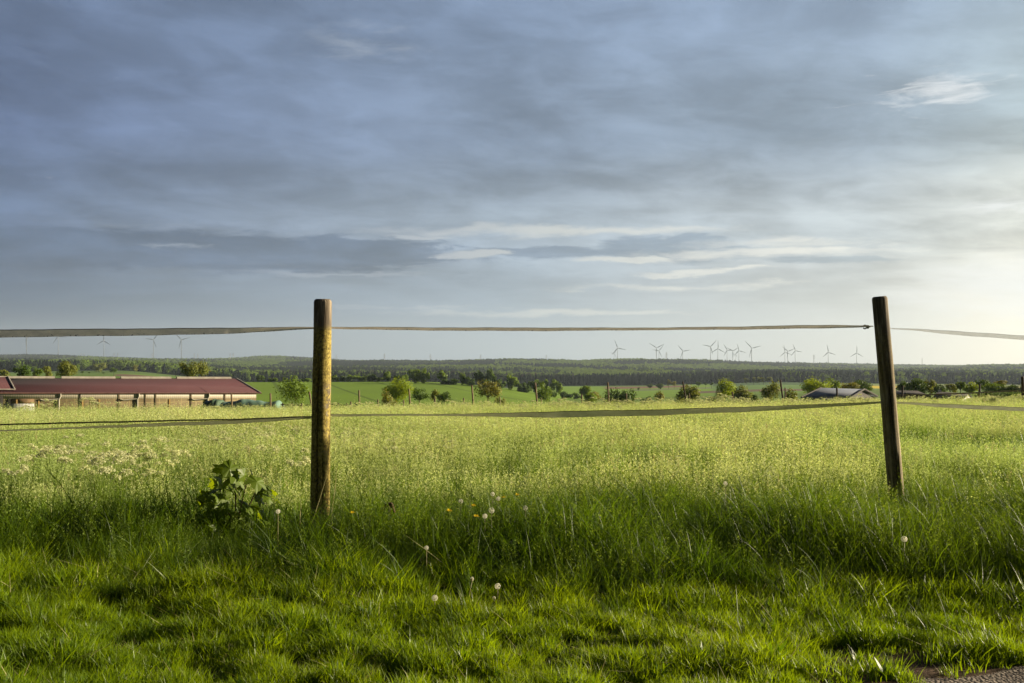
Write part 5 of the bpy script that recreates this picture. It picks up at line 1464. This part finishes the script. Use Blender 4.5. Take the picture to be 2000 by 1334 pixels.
def sapling():
    g = onground(463, 1062, 0.0); root = empty('sapling', g); tag(root, 'leafy green sapling with broad lobed leaves left of the lichen post', 'sapling')
    rng = random.Random(4); k = g.y / F
    leaves = [(455, 906, 1.25, 0), (440, 915, 1.0, 1), (462, 925, 1.35, 0), (480, 922, .9, 1), (500, 932, 1.25, 0), (512, 939, .9, 0), (445, 935, 1.2, 0), (432, 940, 1.0, 1), (428, 955, 1.1, 0), (412, 958, 1.1, 0), (404, 973, 1.1, 0), (420, 977, .9, 1), (438, 970, 1.1, 0),
              (450, 950, .8, 1), (505, 955, .8, 1), (520, 965, .9, 1), (532, 968, .7, 1), (500, 968, 1.0, 0), (508, 945, .8, 1), (470, 985, 1.0, 0), (430, 990, 1.1, 0), (450, 1000, 1.1, 0), (488, 1003, 1.3, 0), (480, 1015, 1.2, 0), (510, 1005, .9, 1), (415, 1008, 1.1, 0), (402, 1010, .9, 0),
              (435, 1020, 1.2, 0), (460, 1028, 1.1, 0), (500, 1025, 1.1, 0), (475, 945, .8, 1), (462, 965, .7, 1), (520, 1018, .8, 0), (493, 988, .9, 0), (425, 1030, 1.0, 0), (455, 1040, 1.0, 0), (490, 1040, 1.0, 0)]
    st = MB(); mains = []
    for (uu, vv) in ((458, 905), (482, 940), (505, 950), (430, 955)):
        t = pt(uu, vv, g.y) - g; mid_ = Vector((t.x * .35, rng.uniform(-.03, .03), t.z * .5)); st.tube([(0, 0, -.03), mid_, t], [.006, .0045, .003], 7); mains.append((mid_, t))
    st_o = st.build('stem', M['redstem'], None, smooth=True); st_o.parent = root
    leaves += [(a + rng.uniform(-9, 9), b_ + rng.uniform(-12, 14), c * .75, 1) for a, b_, c, d in leaves[4:]]
    for (uu, vv, s, lit) in leaves:
        y = rng.uniform(-.14, .12); t = pt(uu, vv, g.y + y) - g
        m_, tt = min(mains, key=lambda q: min((q[0] - t).length, (q[1] - t).length)); src = m_.lerp(tt, rng.uniform(.3, .9))
        src.z = min(src.z, t.z)
        hor = Vector((t.x - src.x + rng.uniform(-.04, .04), t.y - src.y + rng.uniform(-.04, .04), 0))
        if hor.length < .01: hor = Vector((rng.uniform(-1, 1), -1, 0))
        d = hor.normalized() + Vector((0, 0, rng.uniform(-.75, -.15))); n = Vector((rng.uniform(-.2, .8), rng.uniform(-.8, .2), .8))
        if lit or rng.random() < .35: n = Vector((rng.uniform(.55, 1), rng.uniform(-.5, .4), rng.uniform(.1, .5)))
        b = MB(); b.tube([src, src.lerp(t, .5) + Vector((0, 0, .012)), t], .0013, 5); lobed_leaf(b, t, d, n, .116 * s, rng)
        o = b.build('leaf', M['lobed'], None); o.parent = root
sapling()

# withered brown leaf hanging over a stalk
g = onground(759, 992, .31); root = empty('withered_plant', g); tag(root, 'withered brown dock leaf drooping over a reddish stalk right of the lichen post', 'withered plant')
b = MB(); h = pt(762, 984, g.y) - g; b.tube([(.0, 0, -.02), (h.x * .5 + .005, 0, h.z * .5), h], .003, 6); o = b.build('stalk', M['redstem'], None); o.parent = root
M['dead'] = leafy('dead_leaf', (.17, .10, .065), .25, .2, .7, .2, objvar=False, tint=(1.1, .9, .6))
b = MB()
for sg, L, wd in ((-1, .062, .022), (1, .035, .018), (-.35, .03, .02)):
    rings = []
    for i in range(9):
        t = i / 8; c = h + Vector((sg * L * t, -.02 * t, .006 - .055 * t * t)); w = wd * math.sin(math.pi * min(1, t * .9 + .08)) + .002
        rings.append([c + Vector((0, -w, -.02 * math.sin(t * 3) - w * .5)), c + Vector((0, -w * .4, .004)), c + Vector((0, w * .4, .004)), c + Vector((0, w, -w * .5))])
    b.quadstrip(rings)
o = b.build('dead_leaf', M['dead'], None, smooth=True); o.parent = root
so = o.modifiers.new('thick', 'SOLIDIFY'); so.thickness = .001

# dry straw stalks leaning by the lichen post
for (u0, v0, u1, v1, s) in ((603, 1040, 640, 923, 'long dry straw stalk leaning across the foot of the lichen post'), (648, 1000, 659, 908, 'dry straw stalk standing just right of the lichen post'), (586, 1010, 587, 975, 'short dry stalk just left of the lichen post'), (243, 1042, 222, 1028, 'bent dry grass stalk arching in the left verge')):
    a = pt(u0, v0, 6.78); c = pt(u1, v1, 6.82); gg = Vector((a.x, 6.78, gz(a.x, 6.78))); b = MB()
    b.tube([gg, a, a.lerp(c, .5) + Vector((.004, 0, .004)), c], [.0028, .0026, .0022, .001], 6)
    tag(b.build('dry_stalk', M['straw'], None, loc=gg), s, 'dry stalk', 'single dry stalks')


# ------------------------------------------------------------------ air
def haze():
    b = MB(); x, y0, y1, z0, z1 = 9800, -40, 9300, -330, 330
    b.box8([(-x, y0, z0), (x, y0, z0), (x, y1, z0), (-x, y1, z0), (-x, y0, z1), (x, y0, z1), (x, y1, z1), (-x, y1, z1)])
    m = bpy.data.materials.new('haze'); m.use_nodes = True; t = m.node_tree; t.nodes.clear()
    o = t.nodes.new('ShaderNodeOutputMaterial'); v = t.nodes.new('ShaderNodeVolumePrincipled')
    v.inputs['Color'].default_value = (.70, .84, 1.0, 1); v.inputs['Density'].default_value = 5.5e-5; v.inputs['Anisotropy'].default_value = 0.2
    t.links.new(v.outputs[0], o.inputs['Volume'])
    tag(b.build('haze', m), 'thin blue haze over the distant hills', 'haze', kind='stuff')
haze()
